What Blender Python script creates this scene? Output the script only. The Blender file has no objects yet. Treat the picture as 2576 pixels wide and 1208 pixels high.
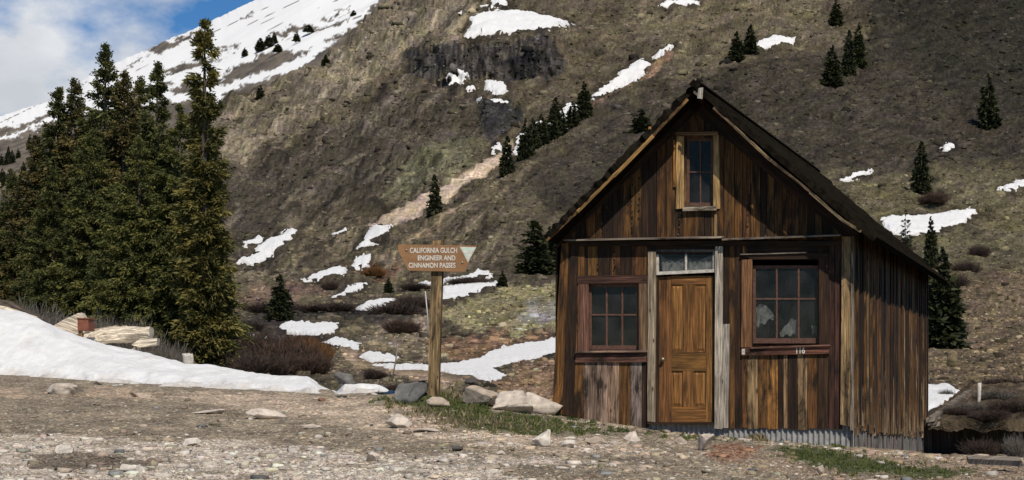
import bpy, bmesh, math, random
import numpy as np
from mathutils import Vector, Matrix

random.seed(7)
SC = bpy.context.scene
COL = SC.collection

# ------------------------------------------------------------------ camera
F, CX, YH, EYE = 4200.0, 1288.0, 985.0, 1.6      # focal length / principal point in photo units (2576 wide)
cam_d = bpy.data.cameras.new('camera')
cam_d.sensor_width = 36.0
cam_d.lens = 36.0 * F / 2576.0
cam_d.shift_y = (YH - 604.0) / 2576.0
cam_d.clip_start = 0.1
cam_d.clip_end = 9000.0
cam = bpy.data.objects.new('camera', cam_d)
cam.location = (0, 0, EYE)
cam.rotation_euler = (math.pi / 2, 0, 0)
COL.objects.link(cam)
SC.camera = cam

# ------------------------------------------------------------------ sun, sky, exposure
SUN_EL = math.radians(49)
SUN_AZ = math.radians(164)          # clockwise from the viewing direction: behind the camera, to its right
sdir = Vector((math.sin(SUN_AZ) * math.cos(SUN_EL), math.cos(SUN_AZ) * math.cos(SUN_EL), math.sin(SUN_EL)))
sun_d = bpy.data.lights.new('sun', 'SUN')
sun_d.energy = 4.4
sun_d.angle = math.radians(0.5)
sun_d.color = (1.0, 0.925, 0.81)
sun = bpy.data.objects.new('sun', sun_d)
sun.rotation_euler = sdir.to_track_quat('Z', 'Y').to_euler()
sun.location = sdir * 60
COL.objects.link(sun)

world = bpy.data.worlds.new('World')
SC.world = world
world.use_nodes = True
wn = world.node_tree
wn.nodes.clear()
def W(t, **k):
    n = wn.nodes.new(t)
    for a, b in k.items(): setattr(n, a, b)
    return n
sky = W('ShaderNodeTexSky', sky_type='NISHITA', sun_disc=False)
sky.sun_elevation = SUN_EL
sky.sun_rotation = SUN_AZ
sky.altitude = 3400
sky.air_density = 1.0; sky.dust_density = 0.2; sky.ozone_density = 2.0
hs = W('ShaderNodeHueSaturation'); hs.inputs['Saturation'].default_value = 1.3; hs.inputs['Value'].default_value = 1.35
wn.links.new(sky.outputs[0], hs.inputs['Color'])
tc = W('ShaderNodeTexCoord')
mp = W('ShaderNodeMapping'); mp.inputs['Scale'].default_value = (9, 9, 15); mp.inputs['Location'].default_value = (3.1, 0.2, 1.45)
wn.links.new(tc.outputs['Generated'], mp.inputs['Vector'])
nz = W('ShaderNodeTexNoise'); nz.inputs['Scale'].default_value = 1.0; nz.inputs['Detail'].default_value = 9; nz.inputs['Roughness'].default_value = 0.56
wn.links.new(mp.outputs[0], nz.inputs['Vector'])
cr = W('ShaderNodeValToRGB'); cr.color_ramp.elements[0].position = 0.42; cr.color_ramp.elements[1].position = 0.60
wn.links.new(nz.outputs['Fac'], cr.inputs[0])
nz2 = W('ShaderNodeTexNoise'); nz2.inputs['Scale'].default_value = 1.7; nz2.inputs['Detail'].default_value = 6
wn.links.new(mp.outputs[0], nz2.inputs['Vector'])
cc = W('ShaderNodeValToRGB')
cc.color_ramp.elements[0].position = 0.35; cc.color_ramp.elements[0].color = (0.56, 0.59, 0.64, 1)
cc.color_ramp.elements[1].position = 0.65; cc.color_ramp.elements[1].color = (0.74, 0.76, 0.79, 1)
wn.links.new(nz2.outputs['Fac'], cc.inputs[0])
cm = W('ShaderNodeVectorMath', operation='SCALE'); cm.inputs['Scale'].default_value = 14.8
wn.links.new(cc.outputs[0], cm.inputs[0])
mx = W('ShaderNodeMix', data_type='RGBA')
dt = W('ShaderNodeVectorMath', operation='DOT_PRODUCT'); dt.inputs[1].default_value = (-0.35, 0.91, 0.22)
wn.links.new(tc.outputs['Generated'], dt.inputs[0])
dr_ = W('ShaderNodeMapRange', interpolation_type='SMOOTHSTEP'); dr_.inputs['From Min'].default_value = 0.55; dr_.inputs['From Max'].default_value = 0.93
wn.links.new(dt.outputs['Value'], dr_.inputs['Value'])
mu_ = W('ShaderNodeMath', operation='MULTIPLY'); wn.links.new(cr.outputs[0], mu_.inputs[0]); wn.links.new(dr_.outputs[0], mu_.inputs[1])
wn.links.new(mu_.outputs[0], mx.inputs[0]); wn.links.new(hs.outputs[0], mx.inputs[6]); wn.links.new(cm.outputs[0], mx.inputs[7])
bg = W('ShaderNodeBackground'); bg.inputs['Strength'].default_value = 0.07
wn.links.new(mx.outputs[2], bg.inputs['Color'])
wo = W('ShaderNodeOutputWorld')
wn.links.new(bg.outputs[0], wo.inputs['Surface'])

SC.view_settings.view_transform = 'Standard'
SC.view_settings.look = 'None'
SC.view_settings.exposure = 0.0
SC.view_settings.gamma = 1.0

# ------------------------------------------------------------------ numeric helpers
def P(x, y, d):
    x = np.asarray(x, float); y = np.asarray(y, float); d = np.asarray(d, float)
    x, y, d = np.broadcast_arrays(x, y, d)
    return np.stack([(x - CX) / F * d, d, EYE + (YH - y) / F * d], -1)

_rng = np.random.RandomState(11)
_perm = np.concatenate([_rng.permutation(256)] * 3)
_ang = _rng.rand(256) * 2 * math.pi
_gx, _gy = np.cos(_ang), np.sin(_ang)
def perlin(x, y):
    xi = np.floor(x).astype(int); yi = np.floor(y).astype(int)
    xf = x - xi; yf = y - yi
    xi &= 255; yi &= 255
    u = xf * xf * xf * (xf * (xf * 6 - 15) + 10); v = yf * yf * yf * (yf * (yf * 6 - 15) + 10)
    def g(ix, iy, fx, fy):
        h = _perm[_perm[ix] + iy]
        return _gx[h] * fx + _gy[h] * fy
    a = g(xi, yi, xf, yf); b = g(xi + 1, yi, xf - 1, yf)
    c = g(xi, yi + 1, xf, yf - 1); d = g(xi + 1, yi + 1, xf - 1, yf - 1)
    return ((a + (b - a) * u) * (1 - v) + (c + (d - c) * u) * v) * 1.5
def fbm(x, y, octv=5, gain=0.5, lac=2.03):
    s = 0; a = 1; 
    for i in range(octv):
        s = s + a * perlin(x + 17.3 * i, y - 9.1 * i); a *= gain; x = x * lac; y = y * lac
    return s
def sstep(a, b, x):
    t = np.clip((x - a) / (b - a), 0, 1); return t * t * (3 - 2 * t)
def sdf(px, py, poly):
    poly = np.asarray(poly, float); n = len(poly)
    best = np.full(px.shape, 1e18); inside = np.zeros(px.shape, bool)
    for i in range(n):
        ax, ay = poly[i]; bx, by = poly[(i + 1) % n]
        ex, ey = bx - ax, by - ay
        t = np.clip(((px - ax) * ex + (py - ay) * ey) / (ex * ex + ey * ey + 1e-9), 0, 1)
        best = np.minimum(best, (px - ax - t * ex) ** 2 + (py - ay - t * ey) ** 2)
        if ay != by:
            c = ((ay > py) != (by > py)) & (px < (bx - ax) * (py - ay) / (by - ay) + ax)
            inside ^= c
    d = np.sqrt(best)
    return np.where(inside, d, -d)
def pint(xs, pts):
    pts = np.asarray(pts, float); return np.interp(xs, pts[:, 0], pts[:, 1])

# ------------------------------------------------------------------ object helpers
ORI = {}
def tag(o, label=None, cat=None, group=None, kind=None):
    if label: o['label'] = label
    if cat: o['category'] = cat
    if group: o['group'] = group
    if kind: o['kind'] = kind
    return o
def empty(name, loc, label=None, cat=None, group=None):
    o = bpy.data.objects.new(name, None)
    o.empty_display_size = 0.2
    o.location = tuple(float(c) for c in loc); COL.objects.link(o)
    ORI[o.name] = np.array(o.location)
    return tag(o, label, cat, group)
def new_mesh(name, v, faces, m, attrs=None, smooth=False):
    """v (n,3); faces either an (m,k) array or a list of tuples"""
    v = np.asarray(v, np.float32)
    me = bpy.data.meshes.new(name)
    if isinstance(faces, np.ndarray):
        k = faces.shape[1]; nf = len(faces)
        me.vertices.add(len(v)); me.vertices.foreach_set('co', v.ravel())
        me.loops.add(nf * k); me.loops.foreach_set('vertex_index', faces.astype(np.int32).ravel())
        me.polygons.add(nf)
        me.polygons.foreach_set('loop_start', np.arange(0, nf * k, k, dtype=np.int32))
        me.update(calc_edges=True)
    else:
        me.from_pydata([tuple(map(float, p)) for p in v], [], [tuple(f) for f in faces])
        me.update()
    if smooth: me.polygons.foreach_set('use_smooth', np.ones(len(me.polygons), bool))
    for an, (ty, arr) in (attrs or {}).items():
        at = me.attributes.new(an, ty, 'POINT')
        arr = np.asarray(arr, np.float32)
        if ty == 'FLOAT_COLOR':
            if arr.shape[1] == 3: arr = np.concatenate([arr, np.ones((len(arr), 1), np.float32)], 1)
            at.data.foreach_set('color', arr.ravel())
        elif ty == 'FLOAT_VECTOR': at.data.foreach_set('vector', arr.ravel())
        else: at.data.foreach_set('value', arr.ravel())
    if m: me.materials.append(m)
    return me
def link(name, me, parent=None, loc=None):
    o = bpy.data.objects.new(name, me); COL.objects.link(o)
    if parent is not None: o.parent = parent
    if loc is not None: o.location = tuple(float(c) for c in loc)
    return o
def root_of(o):
    while o.parent: o = o.parent
    return o
def part(name, v, faces, m, parent=None, attrs=None, smooth=False):
    v = np.asarray(v, float)
    if parent is not None: v = v - ORI[root_of(parent).name]
    return link(name, new_mesh(name, v, faces, m, attrs, smooth), parent)
def single(name, v, faces, m, base, attrs=None, smooth=False):
    """a thing that is one mesh, its origin at its base"""
    base = np.asarray(base, float)
    o = link(name, new_mesh(name, np.asarray(v, float) - base, faces, m, attrs, smooth), None, base)
    ORI[o.name] = base
    return o

# ------------------------------------------------------------------ materials
class M:
    def __init__(s, name):
        s.m = bpy.data.materials.new(name); s.m.use_nodes = True
        s.nt = s.m.node_tree; s.b = s.nt.nodes['Principled BSDF']
        s.b.inputs['Roughness'].default_value = 0.85
        s.b.inputs['Specular IOR Level'].default_value = 0.25
    def n(s, t, **k):
        n = s.nt.nodes.new(t)
        for a, b in k.items(): setattr(n, a, b)
        return n
    def l(s, a, b): s.nt.links.new(a, b)
    def attr(s, name): return s.n('ShaderNodeAttribute', attribute_name=name)
    def coord(s, scale, kind='Object', vec=None):
        mpn = s.n('ShaderNodeMapping'); mpn.inputs['Scale'].default_value = scale if hasattr(scale, '__len__') else (scale,) * 3
        if vec is None: vec = s.n('ShaderNodeTexCoord').outputs[kind]
        s.l(vec, mpn.inputs['Vector']); return mpn.outputs[0]
    def noise(s, vec, scale=1, detail=6, rough=0.55, dist=0.0):
        n = s.n('ShaderNodeTexNoise'); s.l(vec, n.inputs['Vector'])
        n.inputs['Scale'].default_value = scale; n.inputs['Detail'].default_value = detail
        n.inputs['Roughness'].default_value = rough; n.inputs['Distortion'].default_value = dist
        return n.outputs['Fac']
    def ramp(s, fac, stops):
        r = s.n('ShaderNodeValToRGB'); s.l(fac, r.inputs[0])
        e = r.color_ramp.elements
        while len(e) < len(stops): e.new(0.5)
        for q, (p, c) in zip(e, stops):
            q.position = p; q.color = (c, c, c, 1) if not hasattr(c, '__len__') else (*c, 1)
        return r.outputs[0]
    def mix(s, fac, a, b, mode='MIX'):
        n = s.n('ShaderNodeMix', data_type='RGBA', blend_type=mode)
        for ii, val in ((0, fac), (6, a), (7, b)):
            sock = n.inputs[ii]
            if hasattr(val, 'links'): s.l(val, sock)
            elif hasattr(val, '__len__'): sock.default_value = (*val, 1)
            else: sock.default_value = val if ii == 0 else (val, val, val, 1)
        return n.outputs[2]
    def bump(s, h, strength=0.5, dist=0.02):
        n = s.n('ShaderNodeBump'); s.l(h, n.inputs['Height'])
        n.inputs['Strength'].default_value = strength; n.inputs['Distance'].default_value = dist
        s.l(n.outputs[0], s.b.inputs['Normal'])
    def base(s, c):
        if hasattr(c, 'links'): s.l(c, s.b.inputs['Base Color'])
        else: s.b.inputs['Base Color'].default_value = (*c, 1)

def mat_wood():
    k = M('weathered_wood')
    tint = k.attr('tint').outputs['Color']; g = k.attr('gco').outputs['Vector']
    fine = k.noise(k.coord((55, 2.2, 1), vec=g), 1, 7, 0.6, 0.4)
    mid = k.noise(k.coord((14, 0.9, 1), vec=g), 1, 5, 0.55, 0.8)
    stain = k.noise(k.coord((6.5, 1.5, 1), vec=g), 1, 7, 0.66, 0.6)
    c = k.mix(1.0, tint, k.ramp(fine, [(0.32, 0.32), (0.5, 0.92), (0.68, 1.8)]), 'MULTIPLY')
    c = k.mix(1.0, c, k.ramp(mid, [(0.3, 0.5), (0.55, 1.05), (0.8, 1.35)]), 'MULTIPLY')
    sm = k.n('ShaderNodeMath', operation='MULTIPLY'); k.l(k.ramp(stain, [(0.46, 0), (0.61, 0.92)]), sm.inputs[0]); k.l(k.attr('stain').outputs['Fac'], sm.inputs[1])
    c = k.mix(sm.outputs[0], c, (0.012, 0.0075, 0.0045))
    v = k.n('ShaderNodeTexVoronoi'); k.l(k.coord((7, 2.6, 1), vec=g), v.inputs['Vector'])
    v.inputs['Scale'].default_value = 1; v.inputs['Randomness'].default_value = 1
    c = k.mix(k.ramp(v.outputs['Distance'], [(0.05, 0.85), (0.13, 0)]), c, (0.02, 0.011, 0.006))
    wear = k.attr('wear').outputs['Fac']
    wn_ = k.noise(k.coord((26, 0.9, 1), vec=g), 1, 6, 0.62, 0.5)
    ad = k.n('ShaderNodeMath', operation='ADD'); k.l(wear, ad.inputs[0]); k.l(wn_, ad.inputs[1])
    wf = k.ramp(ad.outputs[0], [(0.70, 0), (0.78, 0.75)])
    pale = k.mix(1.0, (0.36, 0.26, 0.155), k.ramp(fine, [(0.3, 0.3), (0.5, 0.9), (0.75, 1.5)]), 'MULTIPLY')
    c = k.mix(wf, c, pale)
    k.base(c); k.bump(fine, 0.7, 0.014)
    k.b.inputs['Roughness'].default_value = 0.82
    return k.m
def mat_tinted(name, rough=0.9, scale=30, lo=0.6, hi=1.35, bump=0.4, bd=0.02, detail=6):
    k = M(name)
    tint = k.attr('tint').outputs['Color']
    nz = k.noise(k.coord(scale), 1, detail, 0.62)
    k.base(k.mix(1.0, tint, k.ramp(nz, [(0.3, lo), (0.72, hi)]), 'MULTIPLY'))
    if bump: k.bump(nz, bump, bd)
    k.b.inputs['Roughness'].default_value = rough
    return k.m
def mat_plain(name, c1, c2, scale=20, rough=0.8, bump=0.3, bd=0.01, metal=0.0):
    k = M(name)
    nz = k.noise(k.coord(scale), 1, 7, 0.6)
    k.base(k.mix(k.ramp(nz, [(0.35, 0), (0.68, 1)]), c1, c2))
    if bump: k.bump(nz, bump, bd)
    k.b.inputs['Roughness'].default_value = rough; k.b.inputs['Metallic'].default_value = metal
    return k.m
def mat_foliage(name):
    k = M(name)
    c = k.attr('tint').outputs['Color']
    k.base(c); k.b.inputs['Roughness'].default_value = 0.75
    t = k.n('ShaderNodeBsdfTranslucent'); k.l(c, t.inputs[0])
    ms = k.n('ShaderNodeMixShader'); ms.inputs[0].default_value = 0.25
    k.l(k.b.outputs[0], ms.inputs[1]); k.l(t.outputs[0], ms.inputs[2])
    k.l(ms.outputs[0], k.nt.nodes['Material Output'].inputs['Surface'])
    return k.m
def mat_snow():
    k = M('snow')
    a = k.noise(k.coord(0.8), 1, 8, 0.6); b = k.noise(k.coord(6), 1, 6, 0.6)
    c = k.mix(k.ramp(a, [(0.35, 0), (0.7, 1)]), (0.70, 0.69, 0.67), (0.77, 0.765, 0.75))
    c = k.mix(k.ramp(b, [(0.62, 0), (0.78, 0.35)]), c, (0.55, 0.50, 0.44))
    dirt = k.attr('dirt').outputs['Fac']
    e = k.noise(k.coord((1.6, 0.9, 1.6)), 1, 8, 0.65)
    m1 = k.n('ShaderNodeMath', operation='ADD'); k.l(dirt, m1.inputs[0]); k.l(e, m1.inputs[1])
    c = k.mix(k.ramp(m1.outputs[0], [(0.6, 0), (1.0, 0.75)]), c, (0.36, 0.29, 0.22))
    g = k.noise(k.coord((3.0, 1.2, 3.0)), 1, 7, 0.6)
    c = k.mix(1.0, c, k.ramp(g, [(0.3, 0.86), (0.6, 1.0)]), 'MULTIPLY')
    k.base(c); k.bump(g, 0.8, 0.12); k.b.inputs['Roughness'].default_value = 0.7
    return k.m
def mat_hill():
    k = M('hillside_ground')
    tint = k.attr('tint').outputs['Color']
    a = k.noise(k.coord((0.22, 0.16, 0.22)), 1, 8, 0.66)
    b = k.noise(k.coord((1.1, 0.6, 1.1)), 1, 7, 0.7)
    c = k.mix(1.0, tint, k.ramp(a, [(0.32, 0.7), (0.5, 1.0), (0.68, 1.35)]), 'MULTIPLY')
    c = k.mix(1.0, c, k.ramp(b, [(0.33, 0.58), (0.5, 0.97), (0.68, 1.5)]), 'MULTIPLY')
    h = k.noise(k.coord((0.07, 0.05, 0.07)), 1, 5, 0.6)
    c = k.mix(k.ramp(h, [(0.45, 0), (0.65, 0.5)]), c, k.mix(1.0, c, (1.1, 1.04, 0.85), 'MULTIPLY'))
    k.base(c); k.bump(b, 0.9, 0.6); k.b.inputs['Roughness'].default_value = 0.95
    k.b.inputs['Specular IOR Level'].default_value = 0.1
    return k.m
def mat_ground():
    k = M('gravel_ground')
    tint = k.attr('tint').outputs['Color']
    a = k.noise(k.coord((2.2, 1.2, 2)), 1, 8, 0.65)
    b = k.noise(k.coord(22), 1, 6, 0.7)
    v = k.n('ShaderNodeTexVoronoi'); k.l(k.coord((26, 20, 26)), v.inputs['Vector']); v.inputs['Scale'].default_value = 1
    c = k.mix(1.0, tint, k.ramp(a, [(0.3, 0.55), (0.7, 1.35)]), 'MULTIPLY')
    c = k.mix(1.0, c, k.ramp(b, [(0.3, 0.45), (0.5, 0.95), (0.72, 1.7)]), 'MULTIPLY')
    vb = k.n('ShaderNodeRGBToBW'); k.l(v.outputs['Color'], vb.inputs[0])
    c = k.mix(0.6, c, k.mix(1.0, c, k.ramp(vb.outputs[0], [(0.2, 0.35), (0.6, 1.0), (0.85, 1.9)]), 'MULTIPLY'))
    k.base(c); k.bump(b, 0.8, 0.03); k.b.inputs['Roughness'].default_value = 0.95
    return k.m
def mat_mountain():
    k = M('snowy_mountain_ground')
    s = k.attr('snow').outputs['Fac']
    b = k.noise(k.coord((0.05, 0.03, 0.05)), 1, 8, 0.68)
    rock = k.mix(k.ramp(b, [(0.35, 0), (0.68, 1)]), (0.05, 0.042, 0.036), (0.19, 0.155, 0.115))
    k.base(k.mix(s, rock, (0.74, 0.735, 0.725)))
    k.bump(b, 0.12, 3.0); k.b.inputs['Roughness'].default_value = 0.9
    return k.m
def mat_glass():
    k = M('old_window_glass')
    tr = k.n('ShaderNodeBsdfTransparent'); tr.inputs[0].default_value = (0.7, 0.7, 0.68, 1)
    gl = k.n('ShaderNodeBsdfGlossy'); gl.inputs['Roughness'].default_value = 0.06; gl.inputs['Color'].default_value = (0.55, 0.46, 0.36, 1)
    nz = k.noise(k.coord(5), 1, 2, 0.5)
    bp = k.n('ShaderNodeBump'); bp.inputs['Strength'].default_value = 0.12; bp.inputs['Distance'].default_value = 0.01
    k.l(nz, bp.inputs['Height']); k.l(bp.outputs[0], gl.inputs['Normal'])
    fr = k.n('ShaderNodeFresnel'); fr.inputs[0].default_value = 1.5
    ms = k.n('ShaderNodeMixShader'); k.l(fr.outputs[0], ms.inputs[0]); k.l(tr.outputs[0], ms.inputs[1]); k.l(gl.outputs[0], ms.inputs[2])
    df = k.n('ShaderNodeBsdfDiffuse'); df.inputs[0].default_value = (0.30, 0.29, 0.27, 1)
    dn = k.noise(k.coord(3.5), 1, 6, 0.6)
    m2 = k.n('ShaderNodeMixShader'); k.l(k.ramp(dn, [(0.35, 0.01), (0.7, 0.08)]), m2.inputs[0]); k.l(ms.outputs[0], m2.inputs[1]); k.l(df.outputs[0], m2.inputs[2])
    k.l(m2.outputs[0], k.nt.nodes['Material Output'].inputs['Surface'])
    return k.m

WOOD = mat_wood(); SNOW = mat_snow(); HILL = mat_hill(); GROUND = mat_ground(); MOUNT = mat_mountain(); GLASS = mat_glass()
NEEDLE = mat_foliage('spruce_needles'); TWIG = mat_tinted('bare_twigs', 0.9, 8, 0.8, 1.2, 0)
BARK = mat_plain('spruce_bark', (0.05, 0.037, 0.028), (0.13, 0.10, 0.075), 14, 0.95, 0.6, 0.03)
STONE = mat_tinted('granite_stone', 0.9, 9, 0.6, 1.3, 0.6, 0.03, 9)
PEBBLE = mat_tinted('pebble_stone', 0.9, 40, 0.75, 1.25, 0)
GRASS = mat_foliage('grass_blades')
COVER = mat_tinted('tundra_cover', 0.95, 3, 0.6, 1.4, 0)
TIN = mat_plain('corrugated_tin', (0.19, 0.185, 0.175), (0.34, 0.33, 0.315), 12, 0.75, 0.15, 0.004, 0.0)
ROOFM = mat_plain('old_roofing', (0.006, 0.005, 0.004), (0.020, 0.016, 0.011), 9, 1.0, 0.7, 0.03)
DARK = mat_plain('dark_interior', (0.012, 0.010, 0.009), (0.02, 0.017, 0.014), 3, 0.95, 0)
RUST = mat_plain('rusty_metal', (0.13, 0.042, 0.024), (0.21, 0.08, 0.045), 10, 0.8, 0.4, 0.01)
SIGNB = mat_plain('brown_sign_paint', (0.21, 0.108, 0.048), (0.28, 0.150, 0.068), 7, 0.55, 0.1, 0.003)
SIGNW = mat_plain('white_sign_letters', (0.46, 0.42, 0.36), (0.70, 0.67, 0.60), 22, 0.6, 0)
SIGNG = mat_plain('pale_green_emblem', (0.42, 0.56, 0.46), (0.56, 0.66, 0.58), 14, 0.5, 0)
SASH = mat_plain('faded_maroon_paint', (0.075, 0.038, 0.026), (0.14, 0.072, 0.05), 25, 0.75, 0.3, 0.004)
PALEP = mat_plain('flaking_white_paint', (0.34, 0.30, 0.25), (0.60, 0.56, 0.50), 30, 0.8, 0.4, 0.004)
CLOTH = mat_plain('dusty_curtain_cloth', (0.10, 0.105, 0.105), (0.34, 0.345, 0.34), 12, 0.9, 0.2, 0.01)
BRASS = mat_plain('worn_brass', (0.28, 0.24, 0.17), (0.42, 0.38, 0.30), 30, 0.4, 0, 0, 0.7)
STEEL = mat_plain('grey_stake_metal', (0.16, 0.13, 0.11), (0.25, 0.21, 0.18), 30, 0.6, 0.1)

# ------------------------------------------------------------------ hillside terrain
_yt = np.arange(-400, 1401, 2.0)
_tab = [(-400, 1010), (-100, 790), (0, 715), (150, 610), (300, 515), (400, 445), (500, 370), (600, 292), (700, 218), (800, 138),
        (850, 100), (900, 70), (940, 52), (985, 38), (1040, 31), (1100, 26.5), (1160, 22.5), (1400, 16)]
_dt = np.interp(_yt, [a for a, b in _tab], [b for a, b in _tab])
_kern = np.hanning(41); _kern /= _kern.sum()
_ds = np.convolve(np.pad(_dt, 20, mode='edge'), _kern, 'valid')
_w = np.clip((900 - _yt) / 60, 0, 1)
_dt = _dt * (1 - _w) + _ds * _w
RIDGE = [(-400, 540), (-150, 470), (0, 425), (140, 372), (300, 350), (450, 300), (540, 250), (583, 218), (660, 207), (740, 182), (795, 142), (870, 82), (965, -5), (1010, -60), (1100, -400), (4000, -400)]
GUL_Y = [-400, -60, 125, 265, 375, 505, 560, 640, 2000]
GUL_X = [2600, 2060, 1690, 1480, 1300, 1100, 960, 760, 300]
def hill_d(x, y):
    x = np.asarray(x, float); y = np.asarray(y, float); x, y = np.broadcast_arrays(x, y)
    # the rock step between y 100 and 200 stands almost upright
    wc = sstep(1000, 1090, x) * (1 - sstep(1370, 1470, x))
    yc = np.where((y > 95) & (y < 200), 200 - (200 - y) * 0.35, np.where((y <= 95) & (y > -60), -60 + (y + 60) * (163.25 + 60) / 155.0, y))
    ye = y * (1 - wc) + yc * wc
    # second small crag
    w2 = sstep(1195, 1225, x) * (1 - sstep(1290, 1330, x))
    y2 = np.where((ye > 255) & (ye < 345), 345 - (345 - ye) * 0.45, np.where((ye <= 255) & (ye > 200), 200 + (ye - 200) * (304.5 - 200) / 55, ye))
    ye = ye * (1 - w2) + y2 * w2
    d = np.interp(ye, _yt, _dt)
    wr = sstep(1400, 1700, x)
    d = np.where(y > 900, d * (1 - wr) + wr * np.interp(y, [900, 940, 985, 1040, 1107, 1135, 1160, 1400], [70, 53, 41, 35.5, 32.6, 30.8, 29.5, 22]), d)
    s = x - np.interp(y, GUL_Y, GUL_X)
    d = d * (1 - 0.11 * sstep(0, 90, s) * (1 - sstep(480, 640, y)))
    # the left flank leans away
    d = d * (1 + 0.10 * sstep(1200, 560, x) * (1 - sstep(500, 800, y)))
    return d
def hill_pts(x, y, disp=True, fine=1.0):
    x = np.asarray(x, float); y = np.asarray(y, float); x, y = np.broadcast_arrays(x, y)
    r = pint(x, RIDGE)
    over = np.clip(r - y, 0, None)
    yy = np.where(over > 0, r + over * 0.35, y)
    d = hill_d(x, np.where(over > 0, r, y)) + over * 1.2
    p = P(x, yy, d)
    if disp:
        X, Y = p[..., 0], p[..., 1]
        nz = fbm(X / 38, Y / 55, 4, 0.55) * 0.0026 + fbm(X / 6 + 5, Y / 8, 5, 0.62) * 0.0014 * fine
        wc = sstep(1020, 1080, x) * (1 - sstep(1390, 1440, x)) * sstep(90, 110, y) * (1 - sstep(190, 210, y))
        near = 0.25 + 0.75 * sstep(45, 160, Y)
        # gullies and ribs running down the left flank
        rib = (np.abs(perlin((0.6 * X + p[..., 2]) / 15, (X - 0.7 * p[..., 2]) / 110)) * 0.008 + np.abs(perlin((0.6 * X + p[..., 2]) / 5.5 + 7, (X - 0.7 * p[..., 2]) / 40)) * 0.0035) * sstep(1350, 1000, x) * (1 - sstep(640, 760, y))
        p[..., 2] += (nz * near - rib) * Y * 1.25
        p[..., 1] -= wc * (np.abs(fbm(X / 9, p[..., 2] / 40 + 3.3, 4, 0.6)) * 7 + perlin(X / 2.5, p[..., 2] / 5) * 2)
    return p

ZONES = [  # colour, polygon, softness
    ((0.150, 0.125, 0.090), [(540, 270), (700, 200), (870, 85), (980, -20), (1190, -20), (1150, 70), (1040, 110), (950, 165), (820, 265), (690, 345), (560, 430)], 70),
    ((0.060, 0.050, 0.037), [(560, 440), (700, 350), (840, 280), (1000, 190), (1200, 210), (1220, 330), (1180, 400), (900, 470), (560, 620)], 40),
    ((0.100, 0.094, 0.058), [(1010, 400), (1120, 340), (1210, 350), (1190, 400), (1070, 450), (960, 480)], 30),
    ((0.046, 0.041, 0.038), [(1030, 108), (1170, 100), (1400, 95), (1420, 140), (1380, 205), (1250, 198), (1030, 198)], 12),
    ((0.018, 0.017, 0.017), [(1270, 150), (1370, 140), (1375, 200), (1275, 200)], 10),
    ((0.034, 0.032, 0.031), [(1205, 255), (1300, 258), (1312, 330), (1225, 352)], 10),
    ((0.115, 0.095, 0.062), [(1600, -20), (2120, -20), (2060, 70), (1900, 150), (1800, 185), (1700, 190), (1640, 100)], 40),
    ((0.046, 0.038, 0.028), [(1500, 290), (1700, 190), (1900, 150), (2300, 100), (2650, 100), (2650, 450), (2250, 430), (1900, 420), (1400, 560), (1300, 460)], 40),  # right spur: olive brown, darkened further in the colour for cloud shade
    ((0.028, 0.025, 0.018), [(2150, -40), (2650, -40), (2650, 330), (2400, 260), (2200, 100)], 60),  # top right slope: cloud shade put into the ground colour
    ((0.105, 0.090, 0.054), [(2080, 440), (2300, 430), (2700, 400), (2700, 700), (2400, 700), (2200, 560)], 40),
    ((0.110, 0.082, 0.052), [(2330, 700), (2700, 660), (2700, 1060), (2330, 1000)], 30),
    ((0.125, 0.086, 0.062), [(550, 745), (700, 690), (800, 688), (860, 700), (770, 732), (600, 775)], 14),
    ((0.130, 0.080, 0.052), [(890, 640), (1010, 640), (1000, 690), (930, 690)], 14),
    ((0.46, 0.36, 0.27), [(925, 550), (1100, 462), (1240, 392), (1290, 352), (1310, 372), (1240, 425), (1130, 490), (1060, 530), (960, 556)], 5),
    ((0.20, 0.150, 0.105), [(1020, 600), (1130, 530), (1150, 528), (1080, 580), (1030, 608)], 5),
    ((0.30, 0.195, 0.125), [(1470, 285), (1600, 205), (1640, 168), (1695, 120), (1690, 145), (1640, 190), (1540, 248), (1480, 280)], 6),
    ((0.185, 0.160, 0.090), [(1120, 770), (1250, 716), (1560, 702), (1560, 838), (1200, 838), (1110, 805)], 14),
    ((0.20, 0.185, 0.165), [(1290, 790), (1330, 770), (1560, 765), (1560, 812), (1310, 815)], 12),
    ((0.028, 0.022, 0.018), [(1130, 835), (1200, 838), (1300, 845), (1560, 828), (1560, 842), (1290, 856), (1190, 850)], 3),
    ((0.155, 0.098, 0.060), [(1070, 850), (1190, 846), (1560, 846), (1390, 862), (1250, 888), (1100, 908), (1060, 890)], 12),
    ((0.165, 0.110, 0.072), [(1250, 965), (1300, 908), (1560, 880), (1560, 1050), (1260, 1000)], 12),
    ((0.30, 0.225, 0.155), [(835, 865), (890, 872), (985, 910), (1250, 950), (1100, 965), (900, 925), (850, 905)], 10),
    ((0.150, 0.120, 0.085), [(950, 810), (1080, 790), (1090, 900), (900, 870)], 20),
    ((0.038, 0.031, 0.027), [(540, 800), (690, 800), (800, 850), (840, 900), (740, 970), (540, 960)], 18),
    ((0.032, 0.028, 0.022), [(600, 790), (760, 765), (900, 770), (1060, 750), (1075, 800), (960, 820), (860, 800), (700, 815)], 10),
]
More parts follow.
